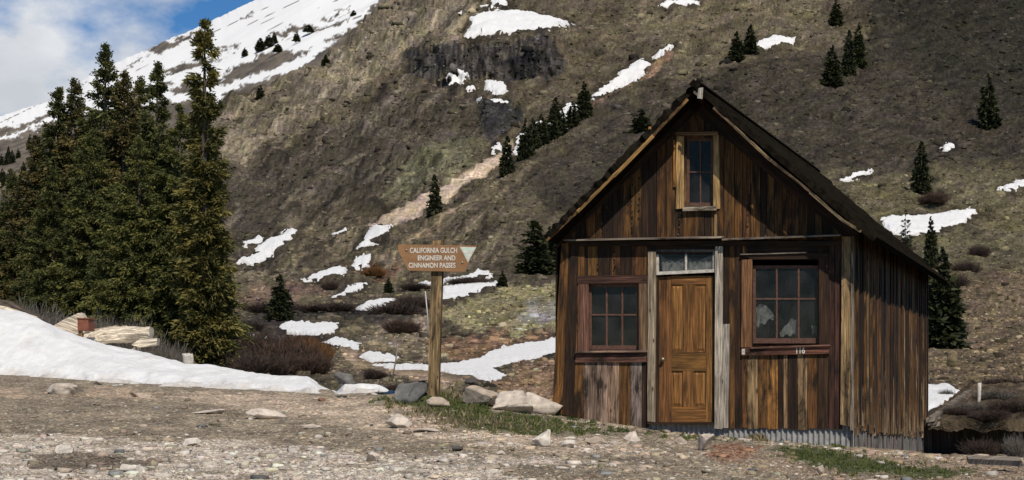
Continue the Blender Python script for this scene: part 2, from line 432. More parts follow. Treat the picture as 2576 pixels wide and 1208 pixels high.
def hill_tint(x, y):
    wx = x + fbm(x / 60, y / 45, 4, 0.6) * 26; wy = y + fbm(x / 60 + 40, y / 45 + 7, 4, 0.6) * 18
    c = np.empty(x.shape + (3,)); c[:] = (0.082, 0.067, 0.045)
    c *= (1 + 0.35 * fbm(x / 90, y / 60, 4))[..., None]
    for col, poly, soft in ZONES:
        q = np.asarray(poly, float)
        bb = (wx > q[:, 0].min() - soft) & (wx < q[:, 0].max() + soft) & (wy > q[:, 1].min() - soft) & (wy < q[:, 1].max() + soft)
        if not bb.any(): continue
        sc = 0.35 if soft < 7 else 1.0
        a = sstep(-soft * 0.6, soft * 0.6, sdf(x[bb] * (1 - sc) + wx[bb] * sc, y[bb] * (1 - sc) + wy[bb] * sc, poly))[:, None]
        c[bb] = c[bb] * (1 - a) + np.array(col) * a
    al = (-x + 0.75 * y) / 1.25; ac = (0.75 * x + y) / 1.25
    wl = sstep(1550, 1150, x) * sstep(830, 640, y)
    gl_ = perlin(ac / 34 + 0.5 * fbm(x / 50, y / 50, 3), al / 300)
    hl = -1.0 * wl * np.exp(-(gl_ / 0.085) ** 2) * sstep(-0.1, 0.35, fbm(al / 60 + 3, ac / 40, 3)) + 0.45 * wl * np.exp(-((gl_ - 0.22) / 0.08) ** 2)
    lg = perlin(x / 130 + 4, (y + 0.28 * x) / 26 + 0.6 * fbm(x / 60, y / 40, 3))
    hl = hl - 0.7 * np.exp(-(lg / 0.07) ** 2) * sstep(0.0, 0.4, fbm(x / 70 + 9, y / 40, 3)) * (y < 900)
    k = wl * (0.45 * fbm(al / 110, ac / 9, 4, 0.62) + 0.5 * fbm(al / 260 + 5, ac / 26, 3, 0.5)) + 0.25 * fbm(x / 3.6, y / 2.7, 2, 0.6) + hl + (1 - wl) * 0.45 * fbm(x / 60, (y + 0.25 * x) / 11, 4, 0.6) + 0.34 * fbm(x / 8, y / 5.5, 4, 0.65) + 0.25 * fbm(x / 160, y / 90, 3)
    cl = np.clip(sdf(x, y + fbm(x / 40, y / 40, 3) * 8, [(1030, 104), (1170, 96), (1400, 92), (1425, 140), (1385, 208), (1250, 200), (1120, 205), (1025, 196)]) / 8, 0, 1)
    k = k * (1 - 0.6 * cl) + cl * (0.95 * fbm(x / 10, y / 60, 4, 0.65) - 0.05)
    k = k * (1 - 0.55 * np.clip((c.mean(-1) - 0.13) / 0.1, 0, 1))
    c = c * np.exp(np.clip(k, -1.2, 1.0) + 0.08 * sstep(1900, 1300, x) + 0.18 * sstep(560, 760, y))[..., None]
    h = fbm(x / 45 + 13, y / 25 + 2, 4, 0.6)[..., None]
    c = c * (1 + h * np.array([0.0, 0.05, -0.10]))
    return np.clip(c, 0.006, 0.7)
def grid_faces(nr, nc):
    i = np.arange((nr - 1) * nc).reshape(nr - 1, nc)[:, :-1].ravel()
    return np.stack([i, i + 1, i + nc + 1, i + nc], 1)
xs = np.arange(-260, 2850, 2.7); ys = np.arange(1240, -150, -2.7)
GX, GY = np.meshgrid(xs, ys)
hp = hill_pts(GX, GY).reshape(-1, 3)
hill = single('hillside', hp, grid_faces(len(ys), len(xs)), HILL, (0, 60, 0), {'tint': ('FLOAT_COLOR', hill_tint(GX, GY).reshape(-1, 3))}, True)
hill['kind'] = 'structure'

# ------------------------------------------------------------------ far snowy mountain
SIL = [(-500, 470), (-200, 372), (0, 290), (70, 272), (140, 250), (215, 200), (290, 163), (380, 118), (460, 84), (560, 38), (640, -2), (760, -60), (1000, -160), (1300, -260)]
BROWN = [[(362, 130), (410, 107), (492, 82), (470, 104), (400, 136)], [(318, 168), (372, 140), (360, 152), (325, 172)], [(405, 178), (472, 155), (560, 146), (540, 158), (430, 182)],
         [(548, 130), (613, 110), (600, 120), (555, 134)], [(598, 54), (640, 34), (634, 42), (604, 57)], [(-300, 420), (-100, 362), (0, 325), (60, 312), (115, 285), (128, 290), (70, 322), (0, 345), (-150, 395)],
         [(-200, 345), (0, 318), (30, 302), (15, 312), (-20, 328)], [(690, 82), (764, 60), (800, 62), (740, 78), (700, 92)], [(780, 70), (882, 46), (870, 56), (800, 76)], [(800, 48), (885, 12), (850, 32), (812, 52)],
         [(540, 214), (590, 165), (685, 124), (752, 130), (790, 118), (740, 155), (640, 190), (560, 218)], [(560, 235), (640, 208), (745, 178), (800, 136), (880, 70), (980, -20), (1100, -20), (1000, 200), (560, 330)],
         [(430, 225), (540, 190), (560, 200), (500, 225), (440, 245)], [(300, 240), (420, 205), (430, 212), (320, 255)], [(820, 96), (880, 72), (890, 78), (830, 104)],
         [(-300, 480), (0, 355), (140, 300), (330, 270), (540, 245), (560, 600), (-300, 700)]]
mxs = np.arange(-460, 1290, 3.0); vs = np.concatenate([np.linspace(-0.25, 0, 18)[:-1], np.linspace(0, 1, 190)])
VX, VV = np.meshgrid(mxs, vs)
sy = pint(VX, SIL)
MY = sy + fbm(VX / 70, VX * 0 + 0.37, 3, 0.5) * 4 * np.exp(-np.abs(VV) * 12) + fbm(VX / 12, VX * 0 + 0.61, 4, 0.6) * 1.6 * np.exp(-np.abs(VV) * 40) + np.where(VV >= 0, VV * 430, -VV * 160)
md = np.where(VV >= 0, 2100 - 900 * VV ** 0.8, 2100 - VV * 1200)
mpnt = P(VX, MY, md)
mpnt[..., 2] += fbm(VX / 160 + MY / 120, (MY * 0.9 + VX * 0.42) / 45, 4, 0.45) * 4 * np.clip(VV * 6, 0, 1)
wx = VX + fbm(VX / 28, MY / 14, 5, 0.62) * 13; wy = MY + fbm(VX / 28 + 9, MY / 14 + 4, 5, 0.62) * 7
br = np.full(VX.shape, -99.0)
for q in BROWN: br = np.maximum(br, sdf(wx, wy, q))
br += fbm(VX / 9, MY / 5, 4, 0.6) * 3.0
snowm = 1 - sstep(-1.5, 1.5, br)
streak = fbm((VX + MY * 1.9) / 120, (MY * 0.9 + VX * 0.42) / 5, 4, 0.6)
snowm *= 1 - sstep(0.78, 0.90, streak + 0.35 * fbm(VX / 150 + 3, MY / 90, 3))
mt = single('snowy_mountain', mpnt.reshape(-1, 3), grid_faces(len(vs), len(mxs))[:, ::-1], MOUNT, (-300, 1500, 0), {'snow': ('FLOAT', snowm.ravel())}, True)
mt['kind'] = 'structure'

def mountain_pt(x, y):
    v = max(0.0, (y - float(pint(x, SIL))) / 430.0); return P(x, y, 2100 - 900 * v ** 0.8 - 4)

# ------------------------------------------------------------------ near ground
EDGE_D = [(-600, 34), (-200, 33), (0, 32), (230, 31), (480, 30), (830, 28), (1000, 26.5), (1090, 25.8), (1250, 25.3), (1390, 23.8), (1640, 23.2), (2148, 22), (2600, 22), (3200, 22)]
EDGE_Y = [(-600, 925), (-200, 935), (0, 945), (230, 958), (480, 973), (740, 988), (830, 992), (1000, 990), (1090, 990), (1250, 1003), (1390, 1042), (1640, 1080), (2148, 1128), (2330, 1140), (2600, 1152), (3200, 1160)]
CREST = [(-600, 660), (-200, 715), (0, 785), (50, 797), (100, 815), (160, 842), (230, 868), (300, 888), (380, 905), (430, 922), (480, 935), (560, 945), (640, 954), (720, 962), (790, 962), (835, 966), (880, 985), (960, 992), (1100, 1010), (3200, 1200)]
def bankh(x):
    de = pint(x, EDGE_D); ze = (YH - pint(x, EDGE_Y)) / F * de
    dc = de + 5.2; zc = (YH - pint(x, CREST)) / F * dc
    return np.clip(zc - ze, 0, None) * sstep(900, 780, x)
def ground_z(x, d, lump=True):
    x = np.asarray(x, float); d = np.asarray(d, float); x, d = np.broadcast_arrays(x, d)
    de = pint(x, EDGE_D); ze = (YH - pint(x, EDGE_Y)) / F * de
    z = np.where(d < 14, -1.6 + 0.86 * d / 14, -0.74 + (ze + 0.74) * np.clip((d - 14) / (de - 14), 0, 1))
    bh = bankh(x); bw = np.clip(bh / 0.5, 0, 1)
    z = z + bh * 0.93 * sstep(0.0, 5.0, d - de)
    z = z - 0.045 * np.clip(d - 22.3, 0, 9) * sstep(1900, 2100, x)
    fall = np.clip(d - (de + 0.9 + 8 * bw), 0, None)
    z = z - fall * 0.2 * sstep(1420, 1330, x)
    if lump:
        X = (x - CX) / F * d
        z = z + fbm(X / 2.2, d / 2.2, 4, 0.5) * 0.035 + fbm(X * 4, d * 4, 3, 0.6) * 0.009
        # small heap of reddish soil and stony rim in front of the cabin
        yy = YH - (z) / d * F
        z = z + 0.10 * np.exp(-((x - 1850) / 65.0) ** 2 - ((d - 19.2) / 0.9) ** 2)
    return z + EYE
dd = np.concatenate([np.geomspace(1.0, 9, 70)[:-1], np.linspace(9, 33, 420)[:-1], np.linspace(33, 60, 70)])
gx = np.arange(-560, 3150, 5.0)
AX, AD = np.meshgrid(gx, dd)
AZ = ground_z(AX, AD)
AY = YH - (AZ - EYE) / AD * F
GZONES = [
    ((0.47, 0.365, 0.265), [(440, 985), (740, 992), (830, 998), (1000, 1000), (1060, 1012), (1180, 1060), (1400, 1100), (1650, 1128), (1720, 1150), (1400, 1140), (1150, 1118), (900, 1072), (720, 1042), (600, 1020), (420, 1005)], 16),
    ((0.42, 0.31, 0.215), [(190, 990), (260, 976), (340, 978), (420, 992), (380, 1002), (250, 1002)], 8),
    ((0.42, 0.31, 0.215), [(-50, 975), (60, 980), (90, 992), (0, 1000), (-60, 990)], 8),
    ((0.50, 0.42, 0.335), [(-300, 1092), (200, 1096), (380, 1112), (600, 1108), (800, 1128), (1000, 1148), (1230, 1172), (1330, 1210), (1200, 1400), (-400, 1400)], 10),
    ((0.16, 0.125, 0.09), [(60, 1150), (260, 1140), (420, 1165), (330, 1185), (100, 1185)], 12),
    ((0.42, 0.35, 0.28), [(950, 1140), (1300, 1148), (1550, 1165), (1300, 1172), (1050, 1160)], 8),
    ((0.27, 0.20, 0.135), [(1700, 1120), (2000, 1140), (2200, 1130), (2700, 1170), (2700, 1260), (2300, 1215), (1900, 1190)], 20),
    ((0.25, 0.140, 0.085), [(1790, 1118), (1860, 1112), (1920, 1138), (1860, 1160), (1790, 1155)], 9),
    ((0.085, 0.085, 0.032), [(930, 1000), (1010, 1000), (1080, 985), (1200, 990), (1240, 1030), (1400, 1060), (1480, 1085), (1380, 1095), (1180, 1080), (1050, 1030)], 16),
    ((0.070, 0.075, 0.028), [(1950, 1125), (2100, 1130), (2200, 1160), (2450, 1190), (2350, 1205), (2150, 1190), (1980, 1155)], 14),
]
def ground_tint(x, y):
    wx = x + fbm(x / 70, y / 16, 5, 0.62) * 35; wy = y + fbm(x / 70 + 31, y / 16 + 5, 5, 0.62) * 7
    c = np.empty(x.shape + (3,)); c[:] = (0.265, 0.213, 0.150)
    c *= (1 + 0.3 * fbm(x / 120, y / 22, 4))[..., None]
    for col, poly, soft in GZONES:
        a = sstep(-soft * 0.6, soft * 0.6, sdf(wx, wy, poly))[..., None]
        if col[0] > 0.4: a = a * (0.40 + 0.60 * sstep(-0.30, 0.02, fbm(x / 120 + 2, y / 11 + 4, 4, 0.6)))[..., None]
        c = c * (1 - a) + np.array(col) * a
    return np.clip(c, 0.01, 0.9)
gv = np.stack([(AX - CX) / F * AD, AD, AZ], -1)
gnd = single('ground', gv.reshape(-1, 3), grid_faces(len(dd), len(gx)), GROUND, (0, 0, 0), {'tint': ('FLOAT_COLOR', ground_tint(AX, AY).reshape(-1, 3))}, True)
gnd['kind'] = 'structure'
_gi = AY.copy()
def ground_at(x, y):
    """depth where the sight line through (x,y) meets the near ground"""
    x = np.atleast_1d(np.asarray(x, float)); y = np.atleast_1d(np.asarray(y, float))
    ci = np.clip(np.round((x - gx[0]) / 5.0).astype(int), 0, len(gx) - 1)
    out = np.empty(x.shape)
    for k in range(len(x)):
        col = np.minimum.accumulate(_gi[:, ci[k]])
        out[k] = np.interp(-y[k], -col + np.arange(len(col)) * 1e-7, dd)
    return out
def gpt(x, y):
    d = float(ground_at(x, y)[0]); return np.array([(x - CX) / F * d, d, float(ground_z(x, d))]), d

# ------------------------------------------------------------------ snow
def snow_patch(poly, rough=5.0, thick=4.0, step=1.5):
    q = np.asarray(poly, float); pad = rough + 5
    x = np.arange(q[:, 0].min() - pad, q[:, 0].max() + pad, step); y = np.arange(q[:, 1].max() + pad, q[:, 1].min() - pad, -step)
    x, y = np.meshgrid(x, y)
    w = min(rough, 0.22 * min(np.ptp(q[:, 0]), np.ptp(q[:, 1]) * 2) + 1)
    s = sdf(x + fbm(x / 26, y / 12, 4, 0.6) * w, y + fbm(x / 26 + 5, y / 12 + 3, 4, 0.6) * w * 0.7, poly) + fbm(x / 8 + 2, y / 5, 3, 0.6) * 1.6
    p = hill_pts(x, y, True, 0.25)
    off = np.clip(s, -3, 7) * 0.8 + np.where(s > 0, 0.4, 0) + fbm(x / 14, y / 7, 3, 0.5) * 0.8
    p[..., 2] += off * p[..., 1] / F
    f = grid_faces(*x.shape)
    keep = (s.ravel()[f] > -2.6).any(1); f = f[keep]
    used = np.unique(f); mp_ = np.full(x.size, -1); mp_[used] = np.arange(len(used))
    v = p.reshape(-1, 3)[used]
    o = single('snow_patch', v, mp_[f], SNOW, v.mean(0), {'dirt': ('FLOAT', (0.30 * (1 - sstep(-1.5, 2.5, s))).ravel()[used])}, True)
    o['kind'] = 'structure'
    return o
PATCHES = [
    [(1168, 75), (1185, 45), (1230, 30), (1345, 24), (1390, 46), (1445, 60), (1400, 72), (1280, 81), (1200, 78)],
    [(1148, 30), (1168, 22), (1172, 30), (1152, 36)], [(1232, -2), (1270, -4), (1278, 8), (1255, 14)], [(1210, 18), (1240, 14), (1250, 24), (1215, 26)],
    [(1655, 17), (1690, 4), (1760, -8), (1752, 6), (1680, 20)], [(1905, 110), (1950, 87), (2006, 92), (1985, 105), (1912, 128), (1896, 122)],
    [(1128, 192), (1150, 177), (1176, 188), (1172, 203), (1135, 204)], [(1217, 205), (1235, 195), (1270, 205), (1274, 225), (1256, 236), (1220, 216)],
    [(1228, 249), (1255, 245), (1276, 255), (1240, 258)], [(1172, 214), (1190, 212), (1196, 219), (1178, 221)], [(1198, 237), (1218, 235), (1216, 241), (1200, 242)],
    [(1478, 268), (1500, 235), (1590, 160), (1612, 152), (1637, 165), (1592, 205), (1540, 228), (1490, 265)], [(1645, 150), (1690, 119), (1694, 127), (1662, 149)],
    [(1372, 318), (1392, 300), (1435, 270), (1464, 282), (1445, 302), (1405, 322)], [(1290, 372), (1304, 342), (1326, 324), (1322, 350), (1308, 388), (1294, 388)], [(1238, 366), (1254, 354), (1260, 368), (1242, 379)],
    [(594, 641), (625, 620), (665, 596), (752, 571), (746, 590), (700, 610), (640, 633)], [(600, 601), (630, 585), (655, 577), (669, 590), (620, 601)],
    [(899, 611), (925, 580), (985, 544), (994, 555), (960, 590), (910, 608)], [(878, 641), (895, 625), (932, 622), (926, 641), (890, 644)],
    [(754, 691), (820, 670), (866, 656), (876, 668), (866, 689), (800, 693)], [(834, 737), (880, 710), (942, 699), (900, 716), (850, 736)],
    [(896, 772), (920, 752), (990, 737), (1006, 742), (960, 766), (905, 780)], [(1165, 691), (1200, 673), (1226, 678), (1190, 689)], [(1010, 706), (1075, 689), (1095, 694), (1020, 709)],
    [(1108, 690), (1235, 684), (1238, 692), (1112, 698)], [(1108, 760), (1110, 711), (1252, 704), (1252, 718), (1190, 731), (1150, 746)],
    [(700, 826), (720, 814), (852, 818), (846, 831), (800, 843), (750, 839)], [(808, 856), (850, 845), (907, 860), (902, 874), (840, 869)], [(903, 892), (930, 880), (1002, 890), (992, 906), (930, 909)],
    [(930, 912), (1080, 915), (1180, 905), (1260, 870), (1395, 847), (1550, 835), (1550, 872), (1400, 884), (1300, 906), (1240, 926), (1272, 946), (1240, 962), (1180, 946), (1100, 936), (980, 927)],
    [(2212, 551), (2250, 545), (2330, 535), (2450, 512), (2454, 520), (2420, 556), (2330, 590), (2280, 601), (2236, 592)],
    [(2113, 448), (2150, 432), (2192, 421), (2186, 430), (2130, 449)], [(2366, 371), (2380, 361), (2403, 364), (2385, 376)], [(2508, 471), (2576, 446), (2620, 436), (2620, 470), (2530, 473)],
    [(2326, 970), (2385, 966), (2417, 992), (2375, 1018), (2326, 1040)], [(562, 862), (600, 855), (640, 844), (642, 858), (570, 870)], [(572, 908), (620, 900), (618, 912), (580, 914)],
    [(546, 770), (560, 760), (564, 768), (550, 776)], [(546, 658), (575, 648), (570, 656), (550, 662)], [(546, 680), (568, 672), (564, 680)], [(838, 572), (870, 562), (866, 570), (842, 577)], [(660, 850), (672, 846), (670, 856)],
    [(1340, 312), (1362, 300), (1370, 308), (1348, 322)],
]
for q in PATCHES: snow_patch(q)
# meltwater darkens the soil round the patches
_wet = np.full(GX.shape, 99.0)
for q in PATCHES:
    qa = np.asarray(q, float)
    c0, c1 = np.searchsorted(xs, [qa[:, 0].min() - 25, qa[:, 0].max() + 25]); rws = np.where((ys > qa[:, 1].min() - 18) & (ys < qa[:, 1].max() + 22))[0]
    if len(rws) == 0 or c1 <= c0: continue
    sl = (slice(rws[0], rws[-1] + 1), slice(c0, c1))
    _wet[sl] = np.minimum(_wet[sl], -sdf(GX[sl], GY[sl] - 3, q) + fbm(GX[sl] / 14, GY[sl] / 8, 3) * 5)
_tt = hill_tint(GX, GY) * (1 - 0.42 * sstep(16, 4, _wet))[..., None]
hill.data.attributes['tint'].data.foreach_set('color', np.concatenate([_tt, np.ones(GX.shape + (1,))], -1).astype(np.float32).ravel())
# the long bank left of the cabin, lying on the near ground
bx = np.arange(-420, 1015, 3.0); bt = np.concatenate([np.linspace(-0.08, 1, 90), np.linspace(1, 1.7, 30)[1:]])
BX, BT = np.meshgrid(bx, bt)
bde = pint(BX, EDGE_D)
base_wob = fbm(BX / 90, BX * 0 + 2.3, 2, 0.4)
bd = bde - 0.15 + 0.45 * base_wob * (1 - BT.clip(0, 1)) + BT * 5.6
gz = ground_z(BX, bd, False)
taper = sstep(1000, 940, BX) * (1 - 0.9 * sstep(770, 815, BX) * (1 - sstep(830, 868, BX)))
th = (0.20 * sstep(-0.05, 0.22, BT) * np.clip(0.35 + 0.65 * sstep(1.8, 1.0, BT), 0, 1)) * taper - 0.05
# tongue of snow on the right still needs body behind the edge
th += sstep(850, 870, BX) * (1 - sstep(985, 1005, BX)) * sstep(0, .05, BT) * (1 - sstep(0.25, 0.4, BT)) * 0.05
th += fbm(BX / F * bd / 1.1, bd / 1.6, 4, 0.42) * 0.06 * sstep(-0.05, 0.2, BT) + fbm(BX / F * bd / 0.4, bd / 0.55, 3, 0.5) * 0.016 * sstep(0.05, 0.2, BT) + fbm(BX / F * bd / 0.35, bd / 1.0, 3, 0.5) * 0.03 * (1 - sstep(0.05, 0.3, BT)) + (fbm(BX / F * bd / 0.9, bd / 0.5 + 3, 4, 0.6) * 0.10 - 0.03) * (1 - sstep(0.0, 0.22, BT))
BP = np.stack([(BX - CX) / F * bd, bd, gz + th], -1)
bank = single('snow_bank', BP.reshape(-1, 3), grid_faces(len(bt), len(bx)), SNOW, BP.reshape(-1, 3).mean(0), {'dirt': ('FLOAT', (0.34 * (1 - sstep(0.0, 0.20, BT + 0.04 * fbm(BX / 25, BT * 8, 3))) + 0.05).ravel())}, True)
bank['kind'] = 'structure'

# ------------------------------------------------------------------ cabin
PSI = math.radians(20.0)
C0 = np.array([(2148 - CX) / F * 22.1, 22.1])
EU = np.array([math.cos(PSI), -math.sin(PSI)]); EW = np.array([math.sin(PSI), math.cos(PSI)])
NF = np.array([-EW[0], -EW[1], 0.0])               # outward normal of the front
NS = np.array([EU[0], EU[1], 0.0])                 # outward normal of the right side
def FP(x, y, w=0.0):
    r = np.array([(x - CX) / F, 1.0]); t = (w + C0 @ EW) / (r @ EW)
    return P(x, y, t)
def SPt(x, y, u=0.0):
    r = np.array([(x - CX) / F, 1.0]); t = (u + C0 @ EU) / (r @ EU)
    return P(x, y, t)
def LW(u, w, z):
    q = C0 + EU * u + EW * w; return np.array([q[0], q[1], z])
def fu(x): p = FP(x, 800)[:2] - C0; return float(p @ EU)
rb = random.Random(5)

class Boards:
    """collects boards (prisms) that make one part; every board keeps its own tint and grain direction"""
    def __init__(s): s.v = []; s.f = []; s.t = []; s.g = []; s.foot = None; s.stain = 1.0
    def prism(s, front, depth, tint, along=None):
        front = [np.asarray(p, float) for p in front]; n = len(front); k = len(s.v)
        e = [front[(i + 1) % n] - front[i] for i in range(n)]
        if along is None: along = max(e, key=lambda q: np.linalg.norm(q))
        along = along / np.linalg.norm(along)
        nn = depth / (np.linalg.norm(depth) + 1e-9); ac = np.cross(along, nn)
        sd = rb.random() * 40; sd2 = rb.random() * 40
        for p in front + [q + depth for q in front]:
            s.v.append(p); s.t.append(tint)
            s.g.append((float(p @ ac) + float(p @ nn) + sd, float(p @ along) + sd2, 0))
        s.f.append(tuple(range(k, k + n))); s.f.append(tuple(range(k + 2 * n - 1, k + n - 1, -1)))
        for i in range(n):
            j = (i + 1) % n; s.f.append((k + i, k + n + i, k + n + j, k + j))
    def fq(s, pts, tint, w=0.0, t=0.03, along=None):
        """pts: outline in photo units on the plane w behind the front, clockwise; t thickness towards the inside"""
        s.prism([FP(x, y, w) for x, y in pts], -NF * t, tint, along)
    def rect(s, x0, y0, x1, y1, tint, w=0.0, t=0.03, jit=0.0, along=None):
        j = lambda: rb.uniform(-jit, jit)
        s.fq([(x0 + j(), y0 + j()), (x1 + j(), y0 + j()), (x1 + j(), y1 + j()), (x0 + j(), y1 + j())], tint, w, t, along)
    def board(s, tl, tr, br, bl, depth, tint, n=7):
        """a long board cut into lengths so that its wear can change from top to foot"""
        k = len(s.v); sd, sd2 = rb.random() * 40, rb.random() * 40
        wdt = np.linalg.norm(tr - tl); ln = np.linalg.norm(bl - tl)
        for i in range(n + 1):
            t = i / n; wob = rb.uniform(-0.003, 0.003)
            a, b_ = tl + (bl - tl) * t, tr + (br - tr) * t
            a = a + (b_ - a) * wob / wdt; b_ = b_ + (b_ - a) * wob / wdt
            for q, e in ((a, 0), (b_, wdt), (b_ + depth, wdt), (a + depth, 0)):
                s.v.append(q); s.t.append(tint); s.g.append((sd + e, sd2 - t * ln, 0))
        for i in range(n):
            o = k + 4 * i
            for j in range(4): s.f.append((o + j, o + (j + 1) % 4, o + 4 + (j + 1) % 4, o + 4 + j))
        s.f.append((k, k + 3, k + 2, k + 1)); o = k + 4 * n; s.f.append((o, o + 1, o + 2, o + 3))
    def build(s, name, parent, m=None):
        f = s.f
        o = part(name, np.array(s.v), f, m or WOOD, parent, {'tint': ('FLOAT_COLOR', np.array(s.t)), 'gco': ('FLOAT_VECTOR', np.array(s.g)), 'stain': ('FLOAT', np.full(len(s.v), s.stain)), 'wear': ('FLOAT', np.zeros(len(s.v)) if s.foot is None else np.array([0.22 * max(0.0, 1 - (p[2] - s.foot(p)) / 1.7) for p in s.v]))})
        bm = bmesh.new(); bm.from_mesh(o.data); bmesh.ops.recalc_face_normals(bm, faces=bm.faces); bm.to_mesh(o.data); bm.free()
        return o

# tints (linear)
DK = (0.036, 0.018, 0.009); BR = (0.132, 0.060, 0.018); OR = (0.29, 0.135, 0.036); MAR = (0.068, 0.031, 0.021); GR = (0.22, 0.175, 0.135)
PALE = (0.44, 0.39, 0.32); TAN = (0.27, 0.175, 0.082); PINK = (0.26, 0.165, 0.115); DOORC = (0.185, 0.083, 0.024); GREY = (0.20, 0.18, 0.16)
def vary(c, a=0.25):
    k = 1 + rb.uniform(-a, a); return tuple(q * k * (1 + rb.uniform(-0.06, 0.06)) for q in c)

base_c = LW(0, 0, float(ground_z(2148, 22.1)))
cabin = empty('cabin', base_c, 'old weathered brown plank cabin with a steep gable and a paneled front door', 'cabin')
UL = fu(1395)                                       # left end of the front
WD = float((SPt(2330, 900)[:2] - C0) @ EW)          # length of the side
ZE = float(FP(1775, 603)[2])                        # height of the ledge between gable and wall

wall = Boards()
# A: left of the small window
wall.fq([(1412, 612), (1430, 612), (1413, 1042), (1388, 1040)], (0.16, 0.072, 0.02), -0.05, 0.05)
wall.fq([(1431, 612), (1455, 612), (1442, 1048), (1414, 1044)], DK, -0.02)
wall.fq([(1456, 612), (1470, 612), (1467, 1056), (1443, 1050)], BR, -0.012)
# B: above and below the small window
for x0, x1, c in ((1456, 1478, DK), (1479, 1503, BR), (1504, 1533, DK), (1534, 1560, BR), (1561, 1588, DK), (1589, 1628, BR)):
    wall.rect(x0, 606, x1, 700, vary(c), 0, 0.03)
for x0, x1, c, yb in ((1467.5, 1501.5, PINK, 1070), (1502.5, 1528.5, vary(PINK), 1074), (1529.5, 1557.5, PINK, 1076), (1558.5, 1585, BR, 1074), (1586, 1614, GR, 1076), (1615, 1631, DK, 1074)):
    wall.rect(x0, 905, x1, yb, vary(c, 0.15), rb.uniform(-0.012, 0.0), 0.03, 0.8)
wall.rect(1448, 905, 1467, 1060, BR, 0.004)
# C: head over the transom
wall.rect(1628, 606, 1820, 640, DK, 0.0)
# D
for x0, x1, c in ((1818, 1834, DK), (1835, 1848, BR), (1849, 1867, DK)):
    wall.rect(x0, 606, x1, 1078, vary(c), rb.uniform(-0.01, 0.0), 0.03, 0.8)
wall.rect(1867, 606, 1880, 640, OR, 0); wall.rect(1881, 606, 2084, 642, DK, 0.0)
wall.rect(1867, 640, 1893, 900, DK, 0.004)
# E below the big window
for x0, x1, c, yb in ((1867, 1879, BR, 1076), (1880, 1906, TAN, 1079), (1907, 1930, BR, 1077), (1931, 1957, OR, 1080), (1958, 1971, DK, 1076), (1972, 1981, TAN, 1078), (1982, 2006, DK, 1079), (2007, 2031, TAN, 1082), (2032, 2057, BR, 1078), (2058, 2084, DK, 1079)):
    wall.rect(x0, 886, x1, yb, vary(c, 0.2), rb.uniform(-0.012, 0.0), 0.03, 0.8)
# F
wall.rect(2058, 606, 2085, 890, DK, 0.0)
wall.rect(2085.5, 602, 2099, 1079, vary(MAR), -0.004); wall.rect(2100, 602, 2118, 1080, vary(MAR), -0.012)
# gable boards
apx = (1748, 232)
def rake_y(x): return 232 + (1748 - x) * (600 - 232) / (1748 - 1395) if x < 1748 else 232 + (x - 1748) * (590 - 232) / (2150 - 1748)
x = 1400.0
while x < 2146:
    wdt = rb.uniform(17, 29); x1 = min(x + wdt, 2146)
    if 1704 < x < 1716: x1 = 1719.0
    if x < 1700 < x1: x1 = 1702.0
    if x < 1796 < x1 and x > 1790: x1 = 1810.0
    c = tuple(q * 0.72 for q in vary(rb.choice([DK, BR, BR, BR, (0.15, 0.068, 0.019)]), 0.3)); w = rb.uniform(-0.014, 0.0)  # board tones lowered so the colour deepens the shade under the overhang
    xe = x1 - rb.uniform(0.6, 2.0)
    if 1716 < x and x1 <= 1797:
        wall.fq([(x, rake_y(x)), (xe, rake_y(xe)), (xe, 347), (x, 347)], c, w)
        wall.fq([(x, 522), (xe, 522), (xe, 604), (x, 604)], c, w)
    else:
        if 1719 < x1 and x < 1797:   # straddles the window edge: cut it there
            if x < 1719: xe = x1 = 1718.5
            elif x1 > 1797 and x < 1796: x1 = 1796.0; xe = 1795.5; wall.fq([(x, rake_y(x)), (xe, rake_y(xe)), (xe, 347), (x, 347)], c, w); wall.fq([(x, 522), (xe, 522), (xe, 604), (x, 604)], c, w); x = x1; continue
        top = [(x, rake_y(x)), (xe, rake_y(xe))] if not (x < 1748 < xe) else [(x, rake_y(x)), (1748, 232), (xe, rake_y(xe))]
        wall.fq(top + [(xe, 604 + rb.uniform(-2, 2)), (x, 604 + rb.uniform(-2, 2))], c, w, 0.03, np.array([0, 0, 1.0]))
    x = x1
for xn, y0, y1, st in ((1513, 470, 598, 11), (1527, 450, 590, 13), (1590, 380, 590, 14), (1607, 430, 560, 16), (1708, 420, 596, 10), (1880, 430, 590, 15), (1926, 470, 596, 12), (1962, 520, 590, 13), (1545, 612, 688, 9), (1505, 615, 690, 17)):
    y = y0
    while y < y1:
        if y > rake_y(xn) + 30:
            q = rb.uniform(-1.5, 1.5); r_ = rb.uniform(0.9, 1.9)
            wall.rect(xn + q - r_, y - r_, xn + q + r_, y + r_ * 1.3, rb.choice([(0.006, 0.004, 0.003)] * 3 + [(0.22, 0.16, 0.10)]), -0.019, 0.006)
        y += st * rb.uniform(0.7, 1.3)
wall.build('front_wall', cabin)

# loose battens and trim boards on the gable
bt_ = Boards()
bt_.rect(1693, 352, 1700, 470, OR, -0.035, 0.02, 1)
bt_.build('batten', cabin); bt_ = Boards(); bt_.rect(1797, 540, 1803, 600, TAN, -0.03, 0.02, 0.5); bt_.build('batten', cabin)
